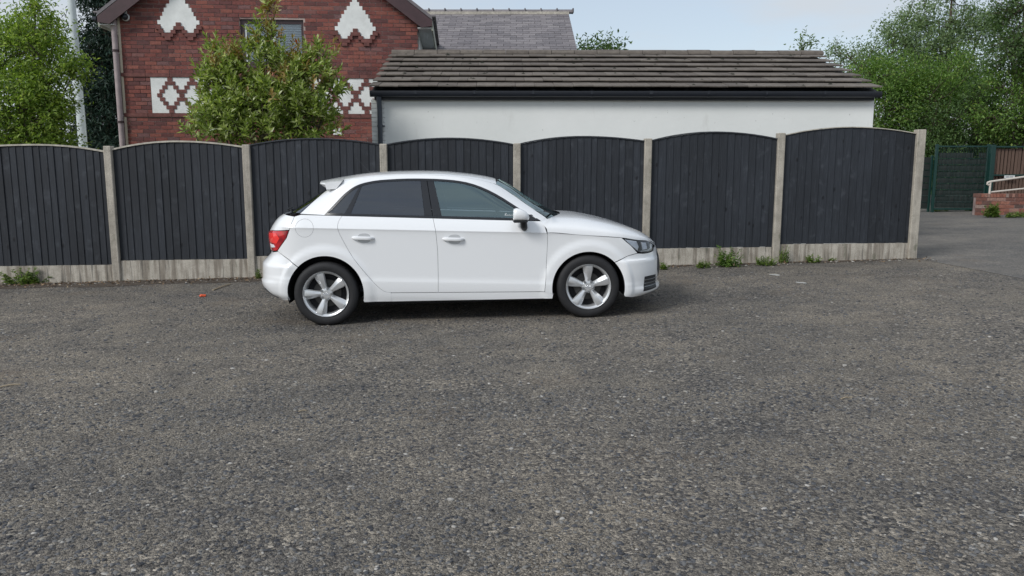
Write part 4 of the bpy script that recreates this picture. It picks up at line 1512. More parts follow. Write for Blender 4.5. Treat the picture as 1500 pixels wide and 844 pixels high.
for o, s in zip(hls, (1, -1)):
    panel('reflector', [(2.825, .740), (2.90, .728), (2.955, .716), (2.975, .660), (2.960, .622), (2.895, .676)], M_REFL, o, gap=.002, lift=-.006, thick=.012, sides=(s,))
    panel('projector', [(3.005, .704), (3.062, .692), (3.075, .628), (3.012, .626)], M_REFL, o, gap=.002, lift=-.004, thick=.012, sides=(s,))
    panel('daytime_light', [(2.99, .612), (3.09, .612), (3.14, .63), (3.148, .66), (3.125, .675), (3.115, .635), (3.08, .622), (2.99, .620)], M_STICK, o, gap=.0, lift=-.003, thick=.01, sides=(s,))
    panel('lens', hl, M_LENSC, o, gap=.003, lift=.003, thick=0, sides=(s,))
# fog grille with slats
fg = [(3.026, .372), (3.09, .375), (3.165, .372), (3.172, .30), (3.170, .245), (3.09, .236), (3.012, .232), (3.018, .30)]
for o, s in zip(panel('bumper_grille', fg, M_PLAST, car, gap=0, lift=.003, thick=.012), (1, -1)):
    for zz in (.272, .305, .338):
        panel('grille_slat', [(3.020, zz), (3.172, zz + .003), (3.172, zz + .0075), (3.020, zz + .0045)], M_ALLOYD, o, gap=0, lift=.012, thick=.01, sides=(s,))
# central grille and rear lower trim
gp = [(3.205, .575), (3.19, .42), (3.222, .33)] + [(xfB(z), z) for z in np.linspace(.30, .585, 14)]
panel('radiator_grille', gp, M_PLAST, car, gap=0, lift=.004, thick=.01)
rl_ = [(-.60, .345), (-.52, .29), (-.47, .262)] + [(xrB(z), z) for z in np.linspace(.25, .35, 8)]
panel('bumper_insert', rl_, M_PLAST, car, gap=0, lift=.004, thick=.01)
# bumper creases (stiffened ridges)
# ---- greenhouse
DLO_top = [(.012, 1.0355), (.089, 1.114), (.185, 1.214), (.235, 1.254), (.281, 1.284), (.328, 1.306), (.378, 1.322), (.46, 1.338), (.556, 1.3475), (.754, 1.3535), (.90, 1.351), (1.032, 1.3455), (1.15, 1.337), (1.259, 1.324), (1.378, 1.299), (1.516, 1.247), (1.654, 1.173), (1.809, 1.070), (1.925, .990), (2.034, .9315)]
DLO_top = smooth_poly(DLO_top, 1)
ztop = curve(DLO_top)
a_front = smooth_poly([(1.60, 1.288), (1.655, 1.262), (1.74, 1.205), (1.84, 1.135), (1.96, 1.045), (2.085, .962), (2.105, .940), (2.095, .90)], 1)
frame_out = [(-.241, 1.046), (-.215, 1.068), (-.13, 1.148), (-.028, 1.240), (.03, 1.278), (.06, 1.310)] + [(x, zedge(x)) for x in np.linspace(.09, 1.58, 50)] + a_front
fr_in = [(2.06, .888), (2.048, .921)] + DLO_top[::-1] + [(-.02, zb(-.02) + .002)]
panel('side_frame', frame_out + fr_in, M_PAINT, car, 'green', gap=.001, thick=.02)
# black surrounds
def inner(pts, dd):   # shift the opening outline inwards
    o = []
    for i, p in enumerate(pts):
        a, b = pts[max(0, i - 1)], pts[min(len(pts) - 1, i + 1)]
        l = math.hypot(b[0] - a[0], b[1] - a[1])
        o.append((p[0] + (b[1] - a[1]) / l * dd, p[1] - (b[0] - a[0]) / l * dd))
    return o
tin = [p for p in inner(DLO_top, .021)]
tin = [p for p in tin if p[1] > zb(p[0]) + .022]
panel('window_surround', DLO_top + tin[::-1], M_TRIMB, car, 'green', gap=.0005, thick=.012, lift=.001)
belt = [(.012, zb(.012) + .0015), (2.034, zb(2.034) + .0015), (2.00, zb(2.0) + .022), (.036, zb(.036) + .022)]
panel('belt_moulding', belt, M_TRIMB, car, 'green', gap=.0005, thick=.012, lift=.003)
zi = curve(sorted(set(tin)))
def bline(x0_, x1_, z): return x0_ + (x1_ - x0_) * (z - .99) / (1.345 - .99)
def quad(xb0, xb1, xt0, xt1, eps=.0):
    zb0 = zb(xb0) + .0225
    return [(xb0, zb0), (xb1, zb(xb1) + .0225), (xt1, zi(xt1) - .001), (xt0, zi(xt0) - .001)]
panel('pillar_trim', quad(.945, 1.018, .912, .970), M_TRIMB, car, 'green', gap=.001, thick=.012, lift=.001)
panel('pillar_trim', quad(1.022, 1.106, .974, 1.036), M_TRIMB, car, 'green', gap=.001, thick=.012, lift=.001)
panel('pillar_trim', quad(.205, .262, .335, .362), M_TRIMB, car, 'green', gap=.0005, thick=.012, lift=.0)
def top_between(x0_, x1_, n=16): return [(x, zi(x) - .0005) for x in np.linspace(x0_, x1_, n)]
lowr = lambda a, b: [(a, zb(a) + .0225), (b, zb(b) + .0225)]
panel('quarter_window', lowr(.040, .204) + top_between(.334, tin[0][0] + .004, 14), M_GLR, car, 'green', gap=.0, thick=0, lift=-.003)
panel('rear_side_window', lowr(.263, .944) + top_between(.911, .363, 20), M_GLR, car, 'green', gap=.0, thick=0, lift=-.003)
fw_ = panel('front_side_window', lowr(1.107, 1.90) + [(1.93, zb(1.93) + .0225)] + top_between(1.955, 1.037, 30), M_GLF, car, 'green', gap=.0, thick=0, lift=-.003)
panel('mirror_sail', [(1.905, zb(1.905) + .023), (1.985, zb(1.985) + .023), (1.955, zi(1.955) - .001), (1.90, zi(1.90) - .001)], M_TRIMB, car, 'green', gap=0, thick=.01, lift=0)
# windscreen and rear window wrap round to the centre line
ws = [(a_[0] + .004, a_[1] + .003) for a_ in a_front if a_[1] < 1.284 and a_[1] > .93]
ws = ws + [(xfG(z), z) for z in np.linspace(.945, 1.318, 26)] + [(1.64, 1.305)]
panel('windscreen', ws, M_GLW, car, 'green', gap=0, thick=0, lift=-.001, smooth=True)
rw = [(-.243, 1.049), (-.218, 1.070), (-.133, 1.150), (-.034, 1.238), (.0, 1.262)] + [(xrG(z), z) for z in np.linspace(1.285, 1.052, 20)]
panel('rear_window', rw, M_GLR, car, 'green', gap=.002, thick=.01, lift=.001)
# ---- lofted tops (roof and bonnet)
def loft(name, xs_, edge, topz, zone_w, mat, nexp, mexp, thick=.012, ns=15):
    V, F = [], []
    S_ = [math.sin(math.pi / 2 * k / ns) for k in range(-ns, ns + 1)]
    for x in xs_:
        we, ze, zt2 = zone_w(x), edge(x), topz(x)
        for s in S_:
            V.append((x, s * we, ze + (zt2 - ze) * (1 - abs(s) ** nexp) ** mexp))
    n = len(S_)
    for i in range(len(xs_) - 1):
        for k in range(n - 1):
            F.append((i * n + k, (i + 1) * n + k, (i + 1) * n + k + 1, i * n + k + 1))
    return mesh_obj(name, V, F, mat, car, True, None)
def roofw(x):
    z = zedge(x); return max(.0, greenP(greenQ(x, z), z)[1])
rx = [x for x in np.linspace(.02, 1.56, 44)] + [1.585, 1.60, 1.612, 1.622, 1.63]
loft('roof', rx, zedge, zroof, roofw, M_PAINTW, 2.2, .62)
bz = curve([(2.05, .826), (2.088, zt(2.088) + .003), (2.40, .797), (2.787, .7605), (2.95, .728), (3.124, .695), (3.20, .660), (3.236, .637)])
btop = curve([(2.05, .975), (2.25, .968), (2.42, .957), (2.591, .925), (2.761, .883), (2.932, .828), (3.061, .776), (3.147, .722), (3.20, .676), (3.236, .640)])
def bonw(x):
    z = bz(x); return bodyP(bodyQ(x, z), z)[1]
V, F = [], []
S_ = [math.sin(math.pi / 2 * k / 16) for k in range(-16, 17)]
ux = [0] + list(np.linspace(.02, .86, 34)) + [.89, .92, .945, .965, .98, .99, 1.0]
for u in ux:
    for s in S_:
        x_back = float(np.interp(abs(s), [0, .3, .55, .75, .86, .91, .94, .97, .985, .995, 1], [2.292, 2.275, 2.215, 2.125, 2.052, 2.028, 2.034, 2.056, 2.072, 2.083, 2.090]))
        xx = x_back + (3.236 - x_back) * u
        x_edge = 2.094 + (3.236 - 2.094) * u
        we, ze, zt2 = bonw(x_edge), bz(x_edge), btop(xx)
        zc_ = ze + max(0.003, btop(x_edge) - ze) * (1 - abs(s) ** 2.7) ** .33
        zc_ = min(zc_, zt2) if s == 0 else zc_ + (zt2 - btop(x_edge)) * (1 - abs(s) ** 2)
        V.append((x_edge + (xx - x_edge) * (1 if u < 1 else 0), s * we, zc_))
n = len(S_)
F = [(i * n + k, (i + 1) * n + k, (i + 1) * n + k + 1, i * n + k + 1) for i in range(len(ux) - 1) for k in range(n - 1)]
mesh_obj('bonnet', V, F, M_PAINTW, car, True, None)
# cowl panel between bonnet and windscreen
V = []
for s in np.linspace(-1, 1, 21):
    xb_ = 2.06 + .20 * (1 - abs(s) ** 3.2); w_ = .64 * s
    zz = .918 + .024 * (1 - s * s)
    V += [(xb_ + .13, w_, zz + .002), (xb_ - .02, w_, zz + .008), (xb_ - .16, w_ * .95, zz - .01)]
F = [(i * 3 + k, i * 3 + 3 + k, i * 3 + 4 + k, i * 3 + 1 + k) for i in range(20) for k in range(2)]
mesh_obj('cowl', V, F, M_PLAST, car, True)
for s in (-.45, .25):
    m = MB(); m.tube([(2.17, s, .975), (2.12, s - .2, 1.005), (2.06, s - .42, 1.03)], .008, 6); m.build('wiper', M_PLAST, car, True)
# roof spoiler
V = []
st = [(-.615, .01, .015), (-.56, -.045, .0), (-.40, -.070, .0), (0, -.085, .0), (.40, -.070, .0), (.56, -.045, .0), (.615, .01, .015)]
for y_, xt, _q in st:
    f2 = 1 - (abs(y_) / .6) ** 2 * .5
    zc_ = 1.347 - (abs(y_) / .6) ** 3 * .022
    zr_ = zroof(.16) - .047 * (abs(y_) / .6) ** 2.4
    xf_3 = .17 - .0 * abs(y_)
    V += [(xf_3, y_, zr_ + .001), (.06, y_, (zr_ + zc_) / 2 + .008), (xt, y_, zc_ + .004), (xt - .004, y_, zc_ - .008), (xt * .5 + .009, y_, (zc_ - .008 + 1.266) / 2), (.018, y_, 1.266), (.11, y_, 1.270)]
F = []
for i in range(len(st) - 1):
    for k in range(7):
        F.append((i * 7 + k, i * 7 + 7 + k, i * 7 + 7 + (k + 1) % 7, i * 7 + (k + 1) % 7))
F += [tuple(range(7)), tuple(range(len(st) * 7 - 1, len(st) * 7 - 8, -1))]
spo = mesh_obj('roof_spoiler', V, F, M_PAINTW, car, True, 40)
# aerial, rear wiper
m = MB(); m.tube([(.36, 0, 1.408), (.345, 0, 1.428)], [.012, .006], 8); m.tube([(.345, 0, 1.428), (.205, 0, 1.59)], [.004, .0028], 6)
m.build('aerial', M_PLAST, car, True)
m = MB(); m.tube([(-.452, .06, 1.055), (-.470, .04, 1.068), (-.455, .0, 1.080), (-.42, -.15, 1.088), (-.40, -.42, 1.080)], .008, 8); m.build('rear_wiper', M_PLAST, car, True)
m = MB(); m.box(-.475, -.44, -.04, .04, 1.045, 1.072, c=.010); m.build('wiper_hub', M_PLAST, car)
# ---- handles
for dlist, x0_, x1_, zc_ in ((doorR, .270, .478, .8195), (doorF, 1.106, 1.312, .788)):
    for o, s in zip(dlist, (1, -1)):
        cup_ = [(x0_ + .05, zc_), (x0_ + .062, zc_ + .032), (x0_ + .09, zc_ + .043), (x0_ + .14, zc_ + .043), (x0_ + .165, zc_ + .030), (x0_ + .175, zc_), (x0_ + .165, zc_ - .036), (x0_ + .135, zc_ - .048), (x0_ + .09, zc_ - .048), (x0_ + .06, zc_ - .034)]  # flat patch on the skin; the cup's shade is put into its grey
        panel('handle_recess', smooth_poly(cup_ + cup_[:1], 1)[:-1], simple('handle_recess_shade', (.50, .51, .52), .4) if 'handle_recess_shade' not in MATS else MATS['handle_recess_shade'], o, gap=0, lift=.0015, thick=.004, sides=(s,))
        V, F = [], []
        N = 18
        for k in range(N + 1):
            u = k / N; x = x0_ + (x1_ - x0_) * u
            hh2 = .0165 * (1 - abs(2 * u - 1) ** 8 * .55)
            out = .006 + .034 * (1 - abs(2 * u - 1) ** 4)
            z = zc_ - (u - .5) * .010
            y0_ = W(x, z)
            for a in range(8):
                an = 2 * math.pi * a / 8
                V.append((x, -s * (y0_ + out - .010 + .011 * math.sin(an)), z + hh2 * math.cos(an)))
        for k in range(N):
            for a in range(8): F.append((k * 8 + a, k * 8 + 8 + a, k * 8 + 8 + (a + 1) % 8, k * 8 + (a + 1) % 8))
        F += [tuple(range(8)), tuple(N * 8 + a for a in range(7, -1, -1))]
        mb = MB().add(V, F); mb.build('door_handle', M_PAINT, o, True)
# ---- mirrors
for s in (1, -1):
    m = MB()
    prof2 = [(1.768, 1.002, .046, .070), (1.774, 1.006, .052, .078), (1.80, 1.010, .056, .084), (1.835, 1.006, .053, .086), (1.87, .997, .044, .080), (1.897, .987, .034, .066), (1.910, .980, .022, .045), (1.915, .975, .008, .02)]
    V, F = [], []
    for x, z, rz3, ry in prof2:
        for a in range(16):
            an = 2 * math.pi * a / 16
            zz = z + rz3 * math.copysign(abs(math.sin(an)) ** .5, math.sin(an)); yy = .935 + ry * math.copysign(abs(math.cos(an)) ** .5, math.cos(an))
            V.append((x, -s * yy, zz))
    N = len(prof2)
    for i in range(N - 1):
        for a in range(16): F.append((i * 16 + a, i * 16 + 16 + a, i * 16 + 16 + (a + 1) % 16, i * 16 + (a + 1) % 16))
    F += [tuple(range(16)), tuple((N - 1) * 16 + a for a in range(15, -1, -1))]
    mir = MB().add(V, F).build('wing_mirror', M_PAINT, car, True, 50)
    m = MB(); m.box(1.766, 1.900, -s * .935 - .062, -s * .935 + .062, .934, .957, c=.008); m.build('mirror_underside', M_PLAST, mir)
    m = MB(); m.tube([(1.862, -s * .93, .945), (1.866, -s * .91, .905), (1.872, -s * .87, .880), (1.875, -s * .83, .876)], [.030, .034, .032, .028], 12); m.build('mirror_foot', M_PLAST, mir, True)
    m = MB(); m.box(1.768, 1.7715, -s * .935 - .055, -s * .935 + .055, .950, 1.020, c=.001); m.build('mirror_glass', M_CHROME, mir)
# ---- wheels
def make_wheel(cx_, side_, phase):
    sgn = -1 if side_ == 1 else 1        # y sign of the outer face
    yo = sgn * .852
    r_t = .302
    m = MB()
    prof = [(.211, -.006), (.2145, -.012), (.216, -.006), (.208, .004), (.196, .010), (.188, .03), (.184, .11), (.195, .17), (.208, .185)]
    m.lathe([(r, a * (-sgn)) for r, a in prof], 56, 'y', (cx_, yo, r_t))
    # spokes
    for k in range(5):
        th = R(phase + 72 * k)
        ct, sn = math.cos(th), math.sin(th)
        secs = [(.040, .026, .018), (.072, .0275, .015), (.115, .037, .007), (.158, .0465, .001), (.199, .051, .001)]
        V, F = [], []
        for rr, hw, dep in secs:
            for tx, dy in ((-hw, .018), (-hw * .82, .003), (-hw * .1, -.003), (hw * .25, -.002), (hw, .024), (hw * .92, .05), (-hw * .92, .05)):
                x = cx_ + rr * ct - tx * sn; z = r_t + rr * sn + tx * ct
                V.append((x, yo + (-sgn) * (dep + dy), z))
        for i in range(len(secs) - 1):
            for a in range(7): F.append((i * 7 + a, i * 7 + 7 + a, i * 7 + 7 + (a + 1) % 7, i * 7 + (a + 1) % 7))
        F += [tuple(range(7)), tuple((len(secs) - 1) * 7 + a for a in range(6, -1, -1))]
        m.add(V, F)
    m.lathe([(r, a * (-sgn)) for r, a in [(.062, .05), (.060, .024), (.050, .014), (.036, .012), (.034, .010), (.0005, .009)]], 30, 'y', (cx_, yo, r_t))
    wh = m.build('wheel', M_ALLOY, car, True, 16)
    # tyre
    m = MB()
    prof = [(.207, .006), (.212, .000), (.228, -.009), (.252, -.014), (.275, -.010), (.290, .000), (.298, .014), (.3015, .030), (.302, .095), (.3015, .160), (.297, .178), (.285, .192), (.25, .20), (.215, .19)]
    m.lathe([(r, a * (-sgn)) for r, a in prof], 64, 'y', (cx_, yo, r_t))
    ty = m.build('tyre', M_RUB, wh, True, 60)
    m = MB()
    for k in range(46):       # tread blocks across the shoulder
        a = 2 * math.pi * k / 46
        c_, s_ = math.cos(a), math.sin(a)
        V = []
        for rr, yy in ((.2995, .012), (.3035, .03), (.3035, .16), (.2995, .176)):
            for da in (-.052, .052):
                V.append((cx_ + rr * math.cos(a + da), yo + yy * (-sgn), r_t + rr * math.sin(a + da)))
        m.add(V, [(0, 1, 3, 2), (2, 3, 5, 4), (4, 5, 7, 6)])
    m.build('tread', M_RUB, wh)
    # brake disc and dark backing
    m = MB(); m.lathe([(r, a * (-sgn)) for r, a in [(.06, .06), (.06, .075), (.13, .075), (.13, .095), (.0005, .095)]], 40, 'y', (cx_, yo, r_t)); m.build('brake_disc', M_DISC, wh, True)
    m = MB(); m.lathe([(r, a * (-sgn)) for r, a in [(.189, .085), (.0005, .0965)]], 40, 'y', (cx_, yo, r_t)); m.build('back_plate', M_WELL, wh)
    # wheel bolts
    for k in range(5):
        th = R(phase + 36 + 72 * k)
        m = MB(); m.lathe([(r, a * (-sgn)) for r, a in [(.0125, .035), (.0125, .006), (.0105, .003), (.0005, .003)]], 10, 'y', (cx_ + .052 * math.cos(th), yo, r_t + .052 * math.sin(th)))
        m.build('wheel_bolt', M_ALLOYD, wh, True)
    # four small linked rings on the hub cap
    m = MB()
    for q in (-1.5, -.5, .5, 1.5):
        m.tube([(cx_ + q * .0118 + .0078 * math.cos(2 * math.pi * k / 16), yo + (-sgn) * .0085, r_t + .0078 * math.sin(2 * math.pi * k / 16)) for k in range(17)], .0014, 5, False)
    m.build('hub_emblem', M_CHROME, wh, True)
    # valve
    th = R(phase + 180)
    return wh
for side_ in (1, -1):
    make_wheel(.003, side_, 180 if side_ == 1 else 20)
    make_wheel(2.472, side_, 90 if side_ == 1 else 40)
# ---- wheel wells, underbody, cabin
for cx_, cz_ in ((.003, .305), (2.472, .292)):
    for s in (1, -1):
        m = MB(); V = []; rr = .358; n = 22
        for k in range(n + 1):
            a = R(-14 + 208 * k / n)
            V += [(cx_ + rr * math.cos(a), -s * .846, cz_ + rr * math.sin(a)), (cx_ + rr * math.cos(a), -s * .52, cz_ + rr * math.sin(a))]
        F = [(2 * k, 2 * k + 2, 2 * k + 3, 2 * k + 1) for k in range(n)]
        F.append(tuple(2 * k + 1 for k in range(n + 1)))
        m.add(V, F); m.build('wheel_well', M_WELL, car)
m = MB()
m.box(.37, 2.10, -.80, .80, .175, .30, c=.03); m.box(-.50, .37, -.50, .50, .24, .52, c=.05); m.box(2.10, 3.05, -.50, .50, .19, .60, c=.05)
m.box(-.50, -.34, -.62, .62, .28, .60, c=.05); m.box(2.88, 3.08, -.60, .60, .20, .62, c=.04)
m.build('underbody', M_WELL, car)
# inner shell just behind the outer skin keeps the seams dark
gx_ = np.linspace(.36, 2.10, 30); gzv = np.linspace(.24, .90, 14)
for s in (1, -1):
    V, F = [], []; o = 0
    for x in gx_:
        for z in gzv: V.append((x, -s * (W(x, z) - .028), z))
    nz = len(gzv)
    F += [(o + i * nz + k, o + (i + 1) * nz + k, o + (i + 1) * nz + k + 1, o + i * nz + k + 1) for i in range(len(gx_) - 1) for k in range(nz - 1)]
    mesh_obj('inner_shell', V, F, M_WELL, car)
for s in (1, -1):
    for x0_, x1_, zlo, zhi in ((-.34, .37, .665, .985), (2.10, 2.74, .645, .77)):
        V, F = [], []; o = 0; A = np.linspace(x0_, x1_, 14); B = np.linspace(zlo, zhi, 8)
        for x in A:
            for z in B:
                xx, vv_ = bodyP(bodyQ(x, z), z); V.append((xx, -s * (vv_ - .03), z))
        F += [(o + i * 8 + k, o + (i + 1) * 8 + k, o + (i + 1) * 8 + k + 1, o + i * 8 + k + 1) for i in range(13) for k in range(7)]
        mesh_obj('inner_shell', V, F, M_WELL, car)
m = MB(); m.box(-.42, .30, -.66, .66, .55, .93, c=.05); m.build('boot_liner', M_WELL, car)
m = MB(); m.box(.30, 2.06, -.76, .76, .30, .36); m.build('cabin_floor', M_WELL, car)
def seat(cx_, cy_, w, name='seat'):
    m = MB()
    m.box(cx_ - .02, cx_ + .48, cy_ - w, cy_ + w, .42, .58, c=.05)
    o = len(m.v)
    m.box(cx_ - .10, cx_ + .06, cy_ - w * .96, cy_ + w * .96, .52, 1.10, c=.05)
    for p in m.v[o:]: p.x -= (p.z - .52) * .36
    st_ = m.build('seat', M_SEAT, car, True, 50)
    m = MB(); o = 0
    m.box(cx_ - .28, cx_ - .19, cy_ - .13, cy_ + .13, 1.10, 1.27, c=.035); m.build('headrest', M_SEAT, st_, True, 50)
for cy_ in (-.36, .36): seat(1.02, cy_, .25); seat(.26 + .12, cy_ * 1.0, .33)
m = MB(); m.box(1.72, 2.12, -.72, .72, .62, .93, c=.06); m.build('dashboard', M_PLAST, car, True, 50)
m = MB()
cxs, czs = 1.66, .955
m.tube([(cxs - .07 * math.sin(a) , -.36 + .185 * math.cos(a), czs + .165 * math.sin(a)) for a in np.linspace(0, 2 * math.pi, 33)], .016, 8, False)
m.box(cxs - .02, cxs + .03, -.42, -.30, czs - .05, czs + .05, c=.015); m.box(cxs - .01, cxs + .015, -.53, -.19, czs - .015, czs + .015)
m.tube([(cxs + .02, -.36, czs), (1.85, -.36, .86)], .04, 10)
m.build('steering_wheel', M_PLAST, car, True, 50)
m = MB(); m.box(1.60, 1.63, -.10, .10, 1.20, 1.26, c=.012); m.tube([(1.62, 0, 1.26), (1.66, 0, 1.31)], .012, 8); m.build('interior_mirror', M_PLAST, car)
# small handwritten white sticker low in the front side window
m = MB()
def onw(x, z):
    xx, vv_ = greenP(greenQ(x, z), z); return (xx, -vv_ - .0005, z)
for st_ in ([(1.700, .985), (1.704, 1.0), (1.712, 1.008)], [(1.697, .998), (1.712, 1.000)], [(1.712, .984), (1.716, .994), (1.722, .984), (1.728, .993), (1.734, .984), (1.742, .992), (1.752, .984), (1.764, .990), (1.775, .985)]):
    m.tube([onw(x, z + .004) for x, z in st_], .0022, 5)
m.build('window_sticker', M_STICK, fw_[0])

# ================================================================== VEGETATION
def leaf_quads(P, D, Nn, Ln, Wd, fold=.25):
    """diamond leaves: P base, D unit direction, Nn roughly the leaf normal"""
    n = len(P)
    S_ = np.cross(D, Nn); S_ /= (np.linalg.norm(S_, axis=1, keepdims=True) + 1e-9)
    U_ = np.cross(S_, D)
    Ln = np.asarray(Ln).reshape(-1, 1); Wd = np.asarray(Wd).reshape(-1, 1)
    mid = P + D * Ln * .45
    a = mid + S_ * Wd * .5 + U_ * Wd * fold
    b = mid - S_ * Wd * .5 + U_ * Wd * fold
    tip = P + D * Ln - U_ * Ln * .12
    V = np.stack([P, a, tip, b], 1).reshape(-1, 3)
    i = np.arange(n).reshape(-1, 1) * 4
    F = np.concatenate([np.hstack([i, i + 1, i + 2]), np.hstack([i, i + 2, i + 3])])
    return V, F
def unit(a): return a / (np.linalg.norm(a, axis=1, keepdims=True) + 1e-9)
def blob_points(rng, c, r, n, shell=.45):
    d_ = unit(rng.normal(size=(n, 3)))
    k = (shell + (1 - shell) * rng.random((n, 1)) ** .6)
    lump = 1 + .22 * np.sin(d_[:, :1] * 5 + c[0]) * np.cos(d_[:, 2:] * 4 + c[2])
    return np.array(c) + d_ * np.array(r) * k * lump, d_
def tree(name, label, base, blobs, nclump, per, leaf, mat, seed, trunk_r=.09, group=None, spread=.16, droop=.15, up=.35, trunk=True, cat='tree', wid=.42, flat=.5):
    """blobs: (centre, radii, weight) in world coordinates"""
    rng = np.random.default_rng(seed)
    root = empty(name, base)
    b = np.array(base)
    ws = np.array([q[2] for q in blobs], float); ws /= ws.sum()
    Ps, Ds = [], []
    for (c, r, w), fw2 in zip(blobs, ws):
        # sprays of foliage first, then the twigs of each spray, so that light and dark clumps form
        ns_ = max(3, int(nclump * fw2 / 26))
        pc_, dc_ = blob_points(rng, c, np.array(r) * .93, ns_, .55)
        k_ = rng.integers(0, ns_, max(4, int(nclump * fw2 * .82)))
        dd_ = unit(rng.normal(size=(len(k_), 3)) + np.array([0, 0, .25]) + dc_[k_] * .5)
        rs_ = min(r) * .30 * (.7 + .7 * rng.random((ns_, 1)))
        Ps.append(pc_[k_] + dd_ * rs_[k_] * (.35 + .65 * rng.random((len(k_), 1))) * np.array([1.15, 1.0, .72])); Ds.append(unit(dd_ * .8 + dc_[k_] * .4))
        p, d_ = blob_points(rng, c, r, max(2, int(nclump * fw2 * .18)), .25)
        Ps.append(p); Ds.append(d_)
    Pc, Dc = np.concatenate(Ps), np.concatenate(Ds)
    n = len(Pc)
    # every clump is a little twig carrying leaves
    tdir = unit(Dc * .8 + rng.normal(size=(n, 3)) * .55 + np.array([0, 0, up]))
    tl_ = spread * (.6 + .8 * rng.random((n, 1)))
    k = rng.random((n, per, 1))
    pos = Pc[:, None, :] + tdir[:, None, :] * tl_[:, None, :] * k * 2 + rng.normal(size=(n, per, 3)) * spread * .28
    ld = unit((tdir[:, None, :] * .8 + rng.normal(size=(n, per, 3)) * .75 + np.array([0, 0, -droop])).reshape(-1, 3))
    nn = unit(rng.normal(size=(n * per, 3)) * flat + np.array([0, 0, 1.0]) + np.repeat(Dc, per, 0) * .5)
    Ln = leaf * (.65 + .7 * rng.random(n * per))
    V, F = leaf_quads(pos.reshape(-1, 3), ld, nn, Ln, Ln * wid)
    fast_mesh('crown', V - b, F, mat, root)
    m = MB()
    if trunk:
        tops_ = [np.array(q[0]) for q in blobs]
        hi = max(tops_, key=lambda q: q[2])
        mp_ = b * .6 + hi * .4; mp_[0] += .1; 
        path = [b + np.array([0, 0, -.1]), b + (hi - b) * .33 + np.array([.06, 0, 0]), b + (hi - b) * .66, hi]
        m.tube([Vector(p - b) for p in path], [trunk_r, trunk_r * .8, trunk_r * .5, trunk_r * .12], 8)
        for q in tops_:
            if q is hi: continue
            f2 = float(np.clip((q[2] - b[2]) / max(.3, hi[2] - b[2]) * .55, .12, .8))
            s0 = b + (hi - b) * f2
            md = (s0 + q) / 2 + np.array([0, 0, -.08])
            m.tube([Vector(s0 - b), Vector(md - b), Vector(q - b)], [trunk_r * .45, trunk_r * .3, trunk_r * .08], 6)
    sel = rng.choice(n, min(n, 420), replace=False)
    cen = np.array([q[0] for q in blobs])
    for i in sel:
        c = cen[np.argmin(((cen - Pc[i]) ** 2).sum(1))]
        a = c + (Pc[i] - c) * .45; e = Pc[i] + tdir[i] * tl_[i] * 1.5
        mm_ = (a + Pc[i]) / 2 + rng.normal(size=3) * .05
        m.tube([Vector(a - b), Vector(mm_ - b), Vector(e - b)], [trunk_r * .10, trunk_r * .07, trunk_r * .03], 4, False)
    m.build('trunk', M_BARK, root, True, None)
    tag(root, label, cat, group)
    return root
def bl(px, py, Y, rx_px, rz_px, ry, w=None):
    p = at(px, py, Y); k = Y / FPX
    return ((p.x, Y, p.z), (rx_px * k, ry, rz_px * k), w if w else rx_px * rz_px)
g = 'trees beyond the fence'
# bright tree, left edge
p = at(30, 300, 13.6)
tree('garden_tree', 'bright yellowish green leafy tree at the left edge behind the fence', (p.x, 13.6, gz(p.x)),
     [bl(-10, 150, 13.6, 75, 70, .9), bl(38, 175, 13.3, 50, 50, .7), bl(62, 172, 13.5, 30, 42, .5), bl(30, 95, 13.7, 62, 48, .8), bl(78, 98, 13.6, 26, 34, .5, 900), bl(50, 48, 13.8, 34, 34, .6, 1100), bl(52, 14, 13.8, 16, 22, .4, 300), bl(5, 70, 13.9, 40, 44, .7), bl(20, 215, 13.4, 72, 30, .6), bl(-20, 40, 14, 40, 30, .6, 500), bl(104, 112, 13.6, 14, 12, .3, 160)],
     3300, 9, .068, M_LF_BRIGHT, 21, .08, g, .15, .2, .35)
# dark conifer beside the house
p = at(165, 300, 22)
tree('conifer_tree', 'very dark conifer between the lamp column and brick house', (p.x, 22, gz(p.x)),
     [bl(168, 180, 22, 40, 40, 1.0), bl(162, 110, 22, 30, 45, .9), bl(165, 50, 22, 30, 40, .8), bl(160, 5, 22, 22, 36, .7), bl(140, 45, 22, 12, 12, .5, 250), bl(142, 90, 21.8, 14, 12, .5, 250), bl(160, 212, 21.8, 48, 30, .9), bl(137, 165, 21.8, 16, 20, .6), bl(150, -40, 22, 20, 40, .6)],
     2600, 10, .15, M_LF_DARK, 22, .14, g, .25, .35, -.1, wid=.22)
